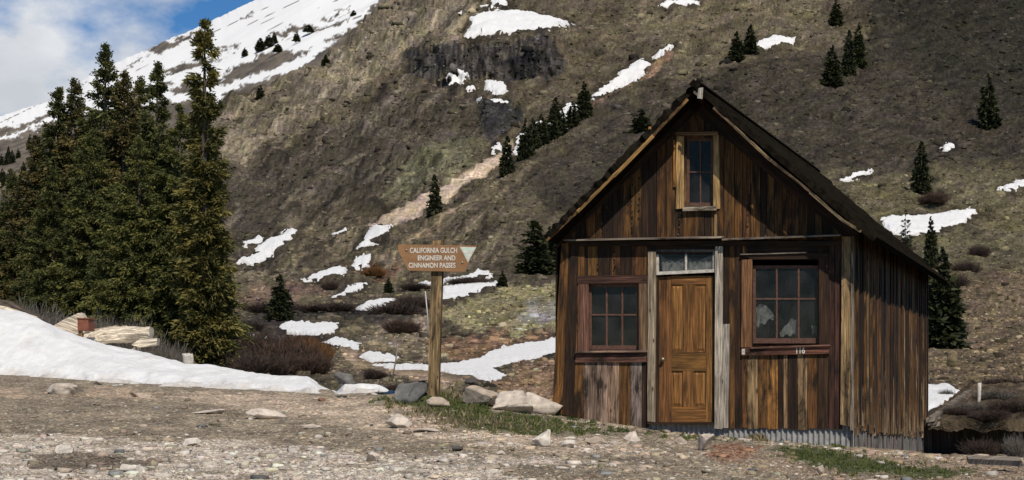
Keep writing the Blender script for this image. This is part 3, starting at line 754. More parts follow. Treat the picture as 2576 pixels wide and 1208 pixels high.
# ledge between gable and wall: two weathered drip boards
for x0, y0, x1, y1, nm in ((1418, 603, 1816, 595, 0), (1816, 601, 2114, 590, 1)):
    b = Boards()
    a0, a1 = FP(x0, y0, -0.16), FP(x1, y1, -0.16); i0, i1 = FP(x0, y0 - 6, 0.0), FP(x1, y1 - 6, 0.0)
    i0 = a0 - NF * 0.16 + np.array([0, 0, .02]); i1 = a1 - NF * 0.16 + np.array([0, 0, .02])
    b.prism([a0, a1, i1, i0], np.array([0, 0, -0.022]), GR, a1 - a0)
    b.build('drip_board', cabin)
b = Boards(); b.rect(1424, 606, 2117, 619, DK, -0.035, 0.034, 0, EU[0] * np.array([1, 0, 0]) + EU[1] * np.array([0, 1, 0])); b.build('frieze_board', cabin)

# corner post
b = Boards(); b.fq([(2118, 596), (2141, 595), (2138, 1074), (2114, 1068)], TAN, -0.055, 0.055)
b.fq([(2142, 595), (2147.5, 595), (2147, 1084), (2139, 1082)], vary(GR, .1), -0.06, 0.06); b.build('corner_post', cabin)

# side wall: narrow rough boards, ragged at the foot
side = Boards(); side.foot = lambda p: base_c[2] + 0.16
w = 0.03
zt = float(SPt(2150, 575)[2])
while w < WD:
    bw = rb.uniform(0.11, 0.20); w1 = min(w + bw, WD)
    xa = 2150 + (w / WD) * 180
    zb = EYE + (YH - (1084 + rb.uniform(-5, 12) + 8 * w / WD)) / F * (22.1 + w * EW[1])
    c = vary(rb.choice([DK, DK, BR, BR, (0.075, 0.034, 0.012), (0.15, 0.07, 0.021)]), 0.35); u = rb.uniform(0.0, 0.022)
    g = 0.008 + rb.random() * 0.02
    z2 = zb + rb.uniform(-.02, .02)
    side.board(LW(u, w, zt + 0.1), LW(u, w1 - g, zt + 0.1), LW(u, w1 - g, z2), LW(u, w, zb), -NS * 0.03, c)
    if rb.random() < 0.45:      # batten over the joint
        wb = w1 - 0.03; zb2 = zb + rb.uniform(-0.02, 0.12)
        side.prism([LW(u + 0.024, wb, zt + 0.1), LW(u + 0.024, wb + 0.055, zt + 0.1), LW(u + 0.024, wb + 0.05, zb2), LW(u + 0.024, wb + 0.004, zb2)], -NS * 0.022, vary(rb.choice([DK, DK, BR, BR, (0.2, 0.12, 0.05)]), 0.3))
    w = w1
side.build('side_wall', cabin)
# unseen walls that close the cabin
h = Boards()
zlo = base_c[2] - 0.2
h.prism([LW(UL, 0.04, zlo), LW(UL, WD, zlo), LW(UL, WD, zt + 0.1), LW(UL, 0.04, zt + 0.1)], NS * 0.03, DK, np.array([0, 0, 1.0]))
h.build('side_wall', cabin)
h = Boards(); zap = float(FP(1748, 232)[2])
h.prism([LW(UL, WD, zlo), LW(0, WD, zlo), LW(0, WD, zt), LW(UL / 2, WD, zap), LW(UL, WD, zt)], NF * 0.03, DK, np.array([0, 0, 1.0]))
h.build('back_wall', cabin)
h = Boards(); zfl = float(FP(1700, 1068)[2])
h.prism([LW(UL + .05, 0.05, zfl), LW(-.05, 0.05, zfl), LW(-.05, WD - .05, zfl), LW(UL + .05, WD - .05, zfl)], np.array([0, 0, -0.05]), DK)
h.build('floor', cabin, DARK)

# roof: two slabs with a ragged dark edge, overhanging the front and the sides
OVF, OVB = -0.46, WD + 0.25
def FQ(x, y): return FP(x, y, OVF)
def uz(p): return float((p[:2] - C0) @ EU), float(p[2])
ua, za = uz(FQ(1748, 203)); ul, zl = uz(FQ(1367, 596)); ur, zr = uz(FQ(2206, 595))
def slab(name, u0, z0, u1, z1, thick, parent, m):
    n = 40; vtx = []; fc = []
    L = math.hypot(u1 - u0, z1 - z0); nu, nzv = -(z1 - z0) / L, (u1 - u0) / L
    if nzv < 0: nu, nzv = -nu, -nzv
    rr = np.random.RandomState(int(abs(u1) * 100) % 97)
    for i in range(n + 1):
        t = i / n
        jf = rr.uniform(-0.04, 0.03); jz = rr.uniform(-0.02, 0.028)
        for ww, dj in ((OVF + jf, 0), (OVB, 0)):
            for dn in (0, -thick):
                vtx.append(LW(u0 + (u1 - u0) * t + nu * (dn + jz * (dn == 0)), ww, z0 + (z1 - z0) * t + nzv * (dn + jz * (dn == 0))))
    for i in range(n):
        a = i * 4; c = a + 4      # 0 front-top 1 front-bottom 2 back-top 3 back-bottom
        fc += [(a, c, c + 2, a + 2), (a + 1, a + 3, c + 3, c + 1), (a, a + 1, c + 1, c), (a + 2, c + 2, c + 3, a + 3)]
    fc += [(0, 2, 3, 1), (n * 4, n * 4 + 1, n * 4 + 3, n * 4 + 2)]
    o = part(name, np.array(vtx), fc, m, parent)
    bm = bmesh.new(); bm.from_mesh(o.data); bmesh.ops.recalc_face_normals(bm, faces=bm.faces); bm.to_mesh(o.data); bm.free()
    return o
roofL = slab('roof', ua + 0.03, za + 0.02, ul, zl, 0.085, cabin, ROOFM)
roofR = slab('roof', ua - 0.03, za + 0.02, ur, zr, 0.085, cabin, ROOFM)
ROOFM.node_tree.nodes['Principled BSDF'].inputs['Specular IOR Level'].default_value = 0.0
# pale rake boards below the roofing
def rake(pts, parent, tint, hgt, w0, t=0.03):
    b = Boards(); p = [FP(x, y, w0) for x, y in pts]
    for i in range(len(p) - 1):
        d = p[i + 1] - p[i]; nn = np.cross(d, NF); nn = nn / np.linalg.norm(nn)
        if nn[2] > 0: nn = -nn
        hh = hgt * rb.uniform(0.75, 1.2)
        b.prism([p[i], p[i + 1], p[i + 1] + nn * hh * rb.uniform(.85, 1.1), p[i] + nn * hh], -NF * t, vary(tint, 0.25), d)
    return b.build('rake_board', parent)
rake([(1727, 247), (1640, 338), (1540, 440), (1450, 530), (1372, 603)], roofL, (0.30, 0.165, 0.055), 0.045, OVF - 0.006)
rake([(1797, 268), (1850, 316), (1940, 400), (2040, 480), (2120, 550), (2168, 580)], roofR, (0.20, 0.135, 0.075), 0.038, OVF - 0.006)
# rafter tails / soffit boards under the overhang
b = Boards()
for side_, (xe, ye) in ((0, (1385, 602)), (1, (2160, 585))):
    p0, p1 = FP(1748, 246, -0.02), FP(xe, ye, -0.02)
    d = p1 - p0; nn = np.cross(d, NF); nn /= np.linalg.norm(nn)
    if nn[2] > 0: nn = -nn
    b.prism([p0, p1, p1 + nn * 0.16, p0 + nn * 0.16], -NF * 0.03, DK, d)
b.build('barge_board', cabin)
# curled cap and a pale broken stick at the peak
b = Boards(); b.fq([(1757, 222), (1768, 220), (1766, 249), (1754, 247)], PALE, OVF - 0.05, 0.03); b.fq([(1746, 228), (1757, 236), (1756, 243), (1744, 234)], GR, OVF - 0.045, 0.02); b.build('broken_board', roofR)
cv, cf = [], []
for i in range(13):
    a = math.pi * (0.05 + 0.95 * i / 12); q = FQ(1741 + 15 * math.cos(a), 236 - 17 * math.sin(a))
    for ww in (-0.03, 0.22): cv.append(q - NF * ww * 1.0)
for i in range(12): cf.append((2 * i, 2 * i + 1, 2 * i + 3, 2 * i + 2))
part('ridge_cap', np.array(cv), cf, ROOFM, roofL)
b = Boards(); b.fq([(1632, 318), (1638, 320), (1637, 338), (1631, 336)], OR, OVF + 0.02, 0.05); b.build('roof_peg', roofL)

# windows -----------------------------------------------------------------
def window(name, x0, y0, x1, y1, cols, rows, w=0.045, fr=6, mun=3.4, bot=9, xs_=None, ys_=None, m=SASH):
    b = Boards()
    b.rect(x0, y0, x0 + fr, y1, MAR, w, 0.03); b.rect(x1 - fr, y0, x1, y1, MAR, w, 0.03)
    b.rect(x0 + fr + .05, y0, x1 - fr - .05, y0 + fr, MAR, w, 0.03); b.rect(x0 + fr + .05, y1 - bot, x1 - fr - .05, y1, MAR, w - 0.004, 0.034)
    wd = b.build(name, cabin, m)
    pts = [FP(x0 + 2, y0 + 2, w + 0.02), FP(x1 - 2, y0 + 2, w + 0.02), FP(x1 - 2, y1 - 2, w + 0.02), FP(x0 + 2, y1 - 2, w + 0.02)]
    part('pane', np.array(pts), [(0, 1, 2, 3)], GLASS, wd)
    mu = Boards()
    for x in xs_: mu.rect(x - mun / 2, y0 + fr, x + mun / 2, y1 - bot, MAR, w + 0.004, 0.014)
    for y in ys_:
        xx = [x0 + fr] + [q for x in xs_ for q in (x - mun / 2 - .05, x + mun / 2 + .05)] + [x1 - fr]
        for i in range(0, len(xx), 2): mu.rect(xx[i], y - mun / 2, xx[i + 1], y + mun / 2, MAR, w + 0.004, 0.014)
    mu.build('muntin', wd, m)
    return wd
def reveal(x0, y0, x1, y1, tint, w0, w1, parent):
    """boards lining the opening"""
    b = Boards()
    for a, c in (((x0, y0), (x0, y1)), ((x1, y0), (x1, y1)), ((x0, y0), (x1, y0)), ((x0, y1), (x1, y1))):
        p, q = FP(*a, w0), FP(*c, w0)
        b.prism([p, q, q - NF * (w1 - w0), p - NF * (w1 - w0)], np.cross(q - p, NF) / np.linalg.norm(q - p) * 0.004, tint, q - p)
    return b.build('lining', parent)
def frame_board(name, wd, pts, tint, w=-0.03, t=0.03):
    b = Boards(); b.stain = 0.5; b.fq(pts, tint, w, t); return b.build(name, wd)

# small window
w1 = window('window', 1480, 714, 1608, 880, 3, 2, 0.05, 8, 4.2, 11, [1526, 1565.5], [792])
frame_board('casing', w1, [(1452, 694), (1629, 692), (1629, 712), (1452, 714)], MAR, -0.035, 0.035)
frame_board('casing', w1, [(1455, 714.5), (1480, 714), (1480, 884), (1454, 885)], (0.16, 0.075, 0.05), -0.03)
frame_board('casing', w1, [(1607, 713), (1627, 712), (1627, 884), (1607, 884)], (0.17, 0.10, 0.055), -0.03)
b = Boards(); b.fq([(1449, 888), (1626, 886), (1626, 911), (1447, 912)], (0.13, 0.06, 0.04), -0.04, 0.04)
q0, q1 = FP(1447, 883, -0.085), FP(1627, 881, -0.085); b.prism([q0, q1, q1 - NF * 0.12, q0 - NF * 0.12], np.array([0, 0, -0.028]), (0.24, 0.15, 0.11), q1 - q0); b.build('sill', w1)
reveal(1480, 713, 1608, 882, MAR, -0.0, 0.05, w1)
# big window
w2 = window('window', 1893, 668, 2064, 864, 3, 2, 0.05, 8, 4.2, 13, [1954, 2009], [752])
frame_board('casing', w2, [(1866, 654), (1892, 652), (1890, 874), (1864, 874)], (0.20, 0.095, 0.042), -0.032, 0.032)
frame_board('casing', w2, [(2060, 650), (2084, 650), (2085, 868), (2060, 868)], DK, -0.032, 0.032)
frame_board('casing', w2, [(1864, 640), (2084, 636), (2084, 651), (1893, 653)], DK, -0.036, 0.036)
b = Boards(); b.fq([(1866, 876), (2085, 870), (2085, 890), (1865, 895)], (0.15, 0.062, 0.038), -0.045, 0.045)
q0, q1 = FP(1889, 873, -0.075), FP(2087, 867, -0.075); b.prism([q0, q1, q1 - NF * 0.11, q0 - NF * 0.11], np.array([0, 0, -0.024]), (0.16, 0.08, 0.055), q1 - q0); sill2 = b.build('sill', w2)
reveal(1892, 653, 2060, 868, MAR, 0.0, 0.05, w2)
q0, q1 = FP(1862, 639, -0.06), FP(2030, 634, -0.06); b = Boards(); b.prism([q0, q1, q1 - NF * 0.06, q0 - NF * 0.06], np.array([0, 0, -0.014]), GR, q1 - q0); b.build('drip_cap', w2)
# gable window
w3 = window('window', 1726, 347, 1796, 519, 2, 2, 0.05, 8, 3.2, 9, [1762], [433])
frame_board('casing', w3, [(1702, 342), (1719.5, 343), (1719.5, 524), (1700, 526)], (0.40, 0.25, 0.10), -0.035, 0.035)
frame_board('casing', w3, [(1795, 341), (1808, 340), (1811, 525), (1794, 526)], (0.40, 0.25, 0.10), -0.035, 0.035)
frame_board('casing', w3, [(1697, 333), (1806, 331), (1806, 340), (1700, 341)], (0.18, 0.10, 0.045), -0.045, 0.045)
b = Boards(); b.fq([(1717, 521), (1801, 518), (1801, 529), (1717, 531)], (0.34, 0.28, 0.21), -0.07, 0.07); b.build('sill', w3)
b = Boards(); b.rect(1719.5, 346, 1726, 520, (0.16, 0.085, 0.04), -0.005, 0.05); b.build('lining', w3)
# cloth hanging behind the panes
def curtain(poly, w, parent, n=14, amp=0.02, name='curtain'):
    poly = np.asarray(poly, float); m = len(poly) // 2
    v = []; f = []
    top, botm = poly[:m], poly[m:][::-1]
    for i in range(n + 1):
        t = i / n * (m - 1); k = min(int(t), m - 2); a = t - k
        p = top[k] * (1 - a) + top[k + 1] * a; q = botm[k] * (1 - a) + botm[k + 1] * a
        for j in range(5):
            r = p * (1 - j / 4) + q * j / 4
            v.append(FP(r[0], r[1], w + amp * math.sin(i * 1.9 + j * 0.6)))
    for i in range(n):
        for j in range(4):
            a = i * 5 + j; f.append((a, a + 5, a + 6, a + 1))
    return part(name, np.array(v), f, CLOTH, parent, None, True)
curtain([(1902, 775), (1912, 764), (1926, 768), (1940, 782), (1946, 792), (1949, 800), (1944, 806), (1934, 802), (1925, 818), (1914, 812), (1908, 826), (1902, 818)], 0.11, w2)
curtain([(1962, 838), (1972, 822), (1982, 815), (1990, 800), (2000, 806), (2006, 801), (2006, 846), (1996, 838), (1988, 848), (1978, 840), (1970, 848), (1962, 846)], 0.11, w2)
curtain([(2040, 820), (2052, 818), (2058, 826), (2058, 846), (2050, 842), (2044, 840)], 0.11, w2)

# door ----------------------------------------------------------------------
b = Boards()
dz = 0.03
b.rect(1657, 696, 1689, 1062, vary(DOORC, .1), dz, 0.03); b.rect(1776, 694, 1795, 1062, vary(DOORC, .1), dz, 0.03)       # stiles
b.rect(1719, 716, 1749, 886, vary(DOORC, .1), dz, 0.03); b.rect(1718, 934, 1745, 1024, vary(DOORC, .1), dz, 0.03)       # mullions
hz = FP(1795, 900) - FP(1657, 900)
b.rect(1689.2, 694, 1775.8, 715.8, vary(DOORC, .1), dz, 0.03, 0, hz); b.rect(1689.2, 886.2, 1775.8, 933.8, vary(DOORC, .1), dz, 0.03, 0, hz); b.rect(1689.2, 1024.2, 1775.8, 1062, vary(DOORC, .1), dz, 0.03, 0, hz)
b.stain = 0.5; door = b.build('door', cabin)
b = Boards()
for x0, y0, x1, y1 in ((1689, 716, 1719, 886), (1749, 716, 1776, 886), (1689, 934, 1718, 1024), (1745, 934, 1776, 1024)):
    b.rect(x0, y0, x1, y1, vary((0.20, 0.092, 0.027), .1), dz + 0.016, 0.012, 0, np.array([0, 0, 1.0]))
    # raised field
    i0 = [FP(x, y, dz + 0.0155) for x, y in ((x0 + 3, y0 + 4), (x1 - 3, y0 + 4), (x1 - 3, y1 - 4), (x0 + 3, y1 - 4))]
    i1 = [FP(x, y, dz + 0.004) for x, y in ((x0 + 7, y0 + 9), (x1 - 7, y0 + 9), (x1 - 7, y1 - 9), (x0 + 7, y1 - 9))]
    k = len(b.v); sd = rb.random() * 30
    for p in i0 + i1:
        b.v.append(p); b.t.append((0.24, 0.11, 0.031)); b.g.append((float(p[0]) + sd, float(p[2]), 0))
    b.f += [(k + 4, k + 5, k + 6, k + 7)] + [(k + i, k + (i + 1) % 4, k + 4 + (i + 1) % 4, k + 4 + i) for i in range(4)]
b.stain = 0.25; b.build('door_panel', door)
def ball(c, r, n=10):
    v = []; f = []
    for i in range(n + 1):
        for j in range(n):
            a = math.pi * i / n; e = 2 * math.pi * j / n
            v.append(c + r * np.array([math.sin(a) * math.cos(e), math.sin(a) * math.sin(e), math.cos(a)]))
    for i in range(n):
        for j in range(n): f.append((i * n + j, i * n + (j + 1) % n, (i + 1) * n + (j + 1) % n, (i + 1) * n + j))
    return v, f
v, f = ball(FP(1667.5, 904, dz - 0.05), 0.026)
v2, f2 = ball(FP(1667.5, 906, dz - 0.005), 0.03)
k = len(v); v2 = [p for p in v2]; f2 = [tuple(i + k for i in q) for q in f2]
part('handle', np.array(v + v2), f + f2, BRASS, door, None, True)
# jambs, transom
def cab(name, pts, tint, w=-0.03, t=0.05, parent=cabin, m=None):
    b = Boards(); b.stain = 0.45; b.fq(pts, tint, w, t); return b.build(name, parent, m)
cab('door_jamb', [(1630, 632), (1649, 632), (1647, 1062), (1628, 1060)], (0.30, 0.235, 0.16), -0.045, 0.075)
cab('door_jamb', [(1799, 620), (1817.5, 620), (1816, 1080), (1797, 1078)], (0.42, 0.36, 0.28), -0.045, 0.075)
cab('patch_board', [(1817.6, 816), (1835, 815), (1831, 1077), (1816.3, 1077)], (0.36, 0.31, 0.255), -0.035, 0.035)
cab('threshold', [(1628, 1062.2), (1797, 1063), (1797, 1069), (1628, 1067)], DK, -0.06, 0.12)
tr = Boards(); tr.fq([(1651, 684), (1798, 677), (1798, 685), (1651, 692)], GR, -0.02, 0.05); tr.rect(1651, 640, 1657, 684, GR, 0.0, 0.03); tr.rect(1793, 632, 1798, 677, DK, 0.0, 0.03); tr.rect(1723, 634, 1728, 681, TAN, 0.0, 0.02); tr.rect(1651, 628, 1798, 634, DK, 0.0, 0.03)
tw = tr.build('transom_window', cabin, PALEP)
part('pane', np.array([FP(1655, 632, 0.015), FP(1796, 632, 0.015), FP(1796, 682, 0.015), FP(1655, 688, 0.015)]), [(0, 1, 2, 3)], GLASS, tw)
curtain([(1661, 640), (1675, 652), (1700, 657), (1722, 650), (1724, 682), (1700, 684), (1678, 684), (1666, 685)], 0.05, tw, 16, 0.012)
curtain([(1730, 648), (1745, 657), (1770, 650), (1793, 641), (1794, 678), (1772, 680), (1748, 681), (1730, 682)], 0.05, tw, 16, 0.012)
cab('door_stop', [(1648, 684), (1657, 684), (1657, 1062), (1647.2, 1062)], DK, 0.005, 0.03)

# skirting: corrugated tin in front, grey boards along the side
sv = []; sf = []; xs0 = np.arange(1612, 2149, 1.5)
for i, x in enumerate(xs0):
    u = fu(x); ww = 0.03 + 0.016 * math.sin(u * 2 * math.pi / 0.072)
    for z in (float(FP(x, 1066)[2]), float(FP(x, 1118 + 24 * (x - 1612) / 536)[2]) - 0.1):
        sv.append(LW(u, ww, z))
for i in range(len(xs0) - 1): sf.append((2 * i, 2 * i + 1, 2 * i + 3, 2 * i + 2))
part('skirting', np.array(sv), sf, TIN, cabin, None, True)
b = Boards(); w = -0.0
while w < WD:
    w1_ = min(w + rb.uniform(0.35, 0.75), WD); ztop = EYE + (YH - 1072) / F * (22.1 + w * EW[1])
    b.prism([LW(-0.012, w, ztop), LW(-0.012, w1_ - .012, ztop), LW(-0.012, w1_ - .012, base_c[2] - 0.3), LW(-0.012, w, base_c[2] - 0.3)], -NS * 0.02, vary((0.25, 0.225, 0.205), .1), np.array([0, 0, 1.0])); w = w1_
b.build('skirting', cabin)
b = Boards(); b.fq([(1388, 1035), (1470, 1050), (1612, 1062), (1612, 1110), (1388, 1070)], DK, 0.035, 0.03, hz); b.build('foundation_beam', cabin)

# writing ---------------------------------------------------------------------
def text_mesh(body, size=1.0, bold=0.0, ext=0.0):
    cu = bpy.data.curves.new('lettering', 'FONT'); cu.body = body; cu.size = size; cu.offset = bold; cu.extrude = ext
    o = bpy.data.objects.new('lettering', cu); COL.objects.link(o)
    dg = bpy.context.evaluated_depsgraph_get(); dg.update()
    me = bpy.data.meshes.new_from_object(o.evaluated_get(dg))
    v = np.array([q.co[:] for q in me.vertices]); f = [tuple(p.vertices) for p in me.polygons]
    bpy.data.objects.remove(o); bpy.data.curves.remove(cu); bpy.data.meshes.remove(me)
    return v, f
def lettering(body, p0, px, pz, parent, m, bold=0.02, name='lettering'):
    """p0 lower left corner, px vector over the full width, pz vector over the cap height"""
    v, f = text_mesh(body, 1.0, bold)
    lo, hi = v.min(0), v.max(0)
    a = (v[:, 0] - lo[0]) / (hi[0] - lo[0]); c = (v[:, 1] - lo[1]) / (hi[1] - lo[1])
    return part(name, p0 + a[:, None] * px + c[:, None] * pz, f, m, parent)
p0 = FP(2003, 890, -0.048); lettering('116', p0, FP(2025, 889.4, -0.048) - p0, FP(2003, 873.5, -0.048) - p0, sill2, SIGNW, 0.03, 'house_number')
b = Boards(); b.rect(1866, 878, 1874, 892, (0.5, 0.47, 0.42), -0.049, 0.003); b.build('white_tag', sill2, PALEP)

# ------------------------------------------------------------------ trail sign
dS = 25.0
sb, _ = gpt(1090, 986); sb = P(1090, 988, dS)
sign = empty('trail_sign', sb, 'brown wooden trail sign listing the gulch and passes, on a single square post', 'sign')
b = Boards()
top = [P(1087, 606, dS + .06), P(1114, 604, dS + .06)]; bot = [P(1102, 1000, dS + .06), P(1075, 1000, dS + .06)]
b.prism(top + bot, np.array([0.02, 0.15, 0]), (0.26, 0.175, 0.085)); b.build('post', sign)
board_pts = [(1001, 617), (1003, 615), (1200, 618), (1170, 682), (1168, 684), (1028, 681), (1025, 678), (1001, 629)]
v = [P(x, y, dS + 0.012 * (x - 1090) / 100) for x, y in board_pts]; n = len(v)
v += [p + np.array([0.0, 0.045, 0]) for p in v]
f = [tuple(range(n)), tuple(range(2 * n - 1, n - 1, -1))] + [(i, i + n, (i + 1) % n + n, (i + 1) % n) for i in range(n)]
bo = part('board', np.array(v), f, SIGNB, sign)
bm = bmesh.new(); bm.from_mesh(bo.data); bmesh.ops.recalc_face_normals(bm, faces=bm.faces); bm.to_mesh(bo.data); bm.free()
def SB(x, y, e=0.004): return P(x, y, dS + 0.012 * (x - 1090) / 100 - e)
for body, x0, x1, y0, y1 in (('CALIFORNIA GULCH', 1031, 1150, 623.2, 636.6), ('ENGINEER AND', 1051, 1145.5, 642.6, 655.4), ('CINNAMON PASSES', 1028, 1146, 661, 674)):
    p0 = SB(x0, y1); lettering(body, p0, SB(x1, y1) - p0, SB(x0, y0) - p0, bo, SIGNW, 0.022)
def tri(name, pts, e, m): return part(name, np.array([SB(x, y, e) for x, y in pts]), [tuple(range(len(pts)))[::-1]], m, bo)
tri('emblem', [(1156.5, 621), (1198, 622), (1177, 660)], 0.004, SIGNW)
tri('emblem', [(1160.5, 623.3), (1194, 624.3), (1176.8, 655.5)], 0.007, SIGNG)
tri('emblem', [(1164, 634), (1170, 629), (1174, 633), (1180, 627.5), (1190, 634), (1186, 638), (1178, 637), (1170, 639.5)], 0.009, SIGNW)
tri('emblem', [(1172, 643), (1181, 641), (1178, 646), (1176.5, 652), (1175, 647)], 0.009, SIGNW)
for x, y in ((1022.5, 629.5), (1163, 661)):
    vv, ff = ball(SB(x, y, 0.002), 0.017, 8); part('bolt', np.array(vv), ff, BRASS, bo, None, True)

# ------------------------------------------------------------------ vegetation builders
def kites(p, dr, ln, wd, rng, flat=None):
    """leaf-like quads: root p, direction dr, length, width"""
    n = len(p)
    dr = dr / (np.linalg.norm(dr, axis=1, keepdims=True) + 1e-9)
    rv = rng.normal(size=(n, 3))
    if flat is not None: rv = rv * (1 - flat) + np.array([0, 0, 1.0]) * flat
    sd = np.cross(dr, rv); sd /= (np.linalg.norm(sd, axis=1, keepdims=True) + 1e-9)
    ln = ln[:, None]; wd = wd[:, None]
    v = np.stack([p, p + dr * ln * 0.45 + sd * wd, p + dr * ln, p + dr * ln * 0.45 - sd * wd], 1)
    return v.reshape(-1, 3), np.arange(n * 4).reshape(n, 4)
def tube(path, rad, k=7):
    v = []; f = []
    for i, (p, r) in enumerate(zip(path, rad)):
        for j in range(k):
            a = 2 * math.pi * j / k; v.append((p[0] + r * math.cos(a), p[1] + r * math.sin(a), p[2]))
    for i in range(len(path) - 1):
        for j in range(k): f.append((i * k + j, i * k + (j + 1) % k, (i + 1) * k + (j + 1) % k, (i + 1) * k + j))
    return v, f
def spruce_meshes(h, r, nb, ns, seed, sl, sw, base=0.05, tints=((0.022, 0.034, 0.012), (0.065, 0.075, 0.022)), topthin=0.0, power=0.85, limbs=40):
    rng = np.random.RandomState(seed)
    zf = 1 - np.sqrt(rng.rand(nb * 2)); zf = base + (1 - base) * zf
    keep = rng.rand(len(zf)) > topthin * sstep(0.45, 0.8, zf); zf = zf[keep][:nb]; zf = np.concatenate([zf, np.linspace(0.9, 0.995, max(6, nb // 40))])
    n = len(zf)
    # branches in loose whorls
    zf = np.where(rng.rand(n) < 0.6, np.round(zf * h / 0.32) * 0.32 / h + rng.normal(0, 0.004, n), zf); zf = np.clip(zf, base, 0.998)
    az = rng.rand(n) * 2 * math.pi
    lob = 1 + 0.16 * np.sin(az * 2 + seed) + 0.1 * np.sin(az * 3 + zf * 9 + seed)
    L = r * ((1 - zf) ** power * rng.uniform(0.5, 1.18, n) * lob + 0.02)
    L *= 1 - 0.15 * sstep(0.15, 0.0, zf)
    el = np.radians(-18 + 42 * zf + rng.normal(0, 7, n))
    s = np.sqrt(rng.rand(n, ns) * 0.96 + 0.04)
    Ls = L[:, None] * s
    rad = np.cos(el)[:, None] * Ls
    z = zf[:, None] * h + np.sin(el)[:, None] * Ls - 0.10 * Ls * Ls / max(r, 1e-3)
    p = np.stack([np.cos(az)[:, None] * rad, np.sin(az)[:, None] * rad, z], -1)
    p += rng.normal(0, 0.05 * h / 9, p.shape)
    yaw = az[:, None] + rng.normal(0, 0.65, (n, ns)); pit = rng.normal(-0.25, 0.4, (n, ns)) + 0.9 * (zf[:, None] > 0.93)
    dr = np.stack([np.cos(yaw) * np.cos(pit), np.sin(yaw) * np.cos(pit), np.sin(pit)], -1)
    ln = sl * rng.uniform(0.6, 1.3, (n, ns)) * np.clip(0.2 + 2.2 * L[:, None] / r, 0.3, 1.0); wd = sw * rng.uniform(0.7, 1.3, (n, ns))
    v, f = kites(p.reshape(-1, 3), dr.reshape(-1, 3), ln.ravel(), wd.ravel(), rng, 0.45)
    a = np.clip(rng.rand(n, 1) ** 1.5 * 0.7 + rng.rand(n, ns) ** 2.5 * 0.6 - 0.05, 0, 1)[..., None]
    t = np.array(tints[0]) * (1 - a) + np.array(tints[1]) * a
    t = np.repeat(t.reshape(-1, 3), 4, 0)
    crown = (v, f, t)
    path = [(0.0, 0.0, -0.4)] + [(rng.normal(0, 0.012 * h / 9), rng.normal(0, 0.012 * h / 9), h * q) for q in (0.0, 0.25, 0.5, 0.75, 0.985)]
    rr = h * 0.016
    tv, tf = tube(path, [rr * 1.25, rr * 1.1, rr * 0.9, rr * 0.66, rr * 0.4, rr * 0.06])
    tv = list(tv); tf = list(tf)
    for i in rng.permutation(n)[:limbs]:
        k = len(tv); c, q = math.cos(az[i]), math.sin(az[i]); z0 = zf[i] * h; z1 = z0 + math.sin(el[i]) * L[i] - 0.1 * L[i] ** 2 / r; b_ = 0.018 * h / 9
        tv += [(-q * b_, c * b_, z0), (q * b_, -c * b_, z0), (0, 0, z0 + 2 * b_), (c * L[i] * .9, q * L[i] * .9, z1)]; tf += [(k, k + 1, k + 3), (k + 1, k + 2, k + 3), (k + 2, k, k + 3)]
    return crown, (np.array(tv), tf)
def tree_from(name, cm, tm):
    o = bpy.data.objects.new(name, None); COL.objects.link(o)
    c = bpy.data.objects.new('crown', cm); COL.objects.link(c); c.parent = o
    t = bpy.data.objects.new('trunk', tm); COL.objects.link(t); t.parent = o
    return o
def spruce_pair(*a, **k):
    cr_, tr_ = spruce_meshes(*a, **k)
    return new_mesh('crown', cr_[0], cr_[1], NEEDLE, {'tint': ('FLOAT_COLOR', cr_[2])}), new_mesh('trunk', tr_[0], tr_[1], BARK)

# the tall spruces at the left: x, y of the foot, top y, radius, look
BIGS = [  # x top, y top, y base, radius in photo units, kind, label
    (265, 118, 912, 130, 0, 'tallest dark green spruce in the middle of the left grove'),
    (190, 203, 905, 118, 1, 'spruce with a narrow tip just left of the tallest one in the grove'),
    (145, 222, 902, 105, 0, 'slim-tipped spruce at the left shoulder of the grove'),
    (312, 182, 915, 110, 1, 'spruce just right of the tallest one in the grove'),
    (352, 200, 908, 115, 2, 'bushy spruce in the grove between two slimmer tops'),
    (396, 163, 918, 108, 0, 'spruce with a sharp dark tip in the right half of the grove'),
    (524, 52, 936, 98, 3, 'thin-topped olive yellow spruce at the right end of the grove'),
    (452, 268, 928, 110, 2, 'low olive spruce beside the thin-topped tree in the grove'),
    (92, 345, 900, 118, 1, 'broad dark spruce low on the left side of the grove'),
    (30, 430, 897, 105, 0, 'dark spruce at the left border of the photo'),
    (232, 330, 924, 125, 2, 'front spruce filling the middle of the grove, top below its neighbours'),
    (350, 350, 928, 120, 2, 'front spruce with mid green boughs in the right half of the grove'),
    (135, 430, 922, 120, 0, 'front spruce with dark boughs above the snow bank crest'),
    (-60, 420, 905, 120, 1, 'spruce cut by the left border of the photo'),
]
BT_ = [((0.034, 0.043, 0.014), (0.165, 0.160, 0.046)), ((0.042, 0.043, 0.016), (0.195, 0.150, 0.050)), ((0.044, 0.054, 0.017), (0.20, 0.19, 0.052)), ((0.060, 0.062, 0.019), (0.25, 0.205, 0.055))]
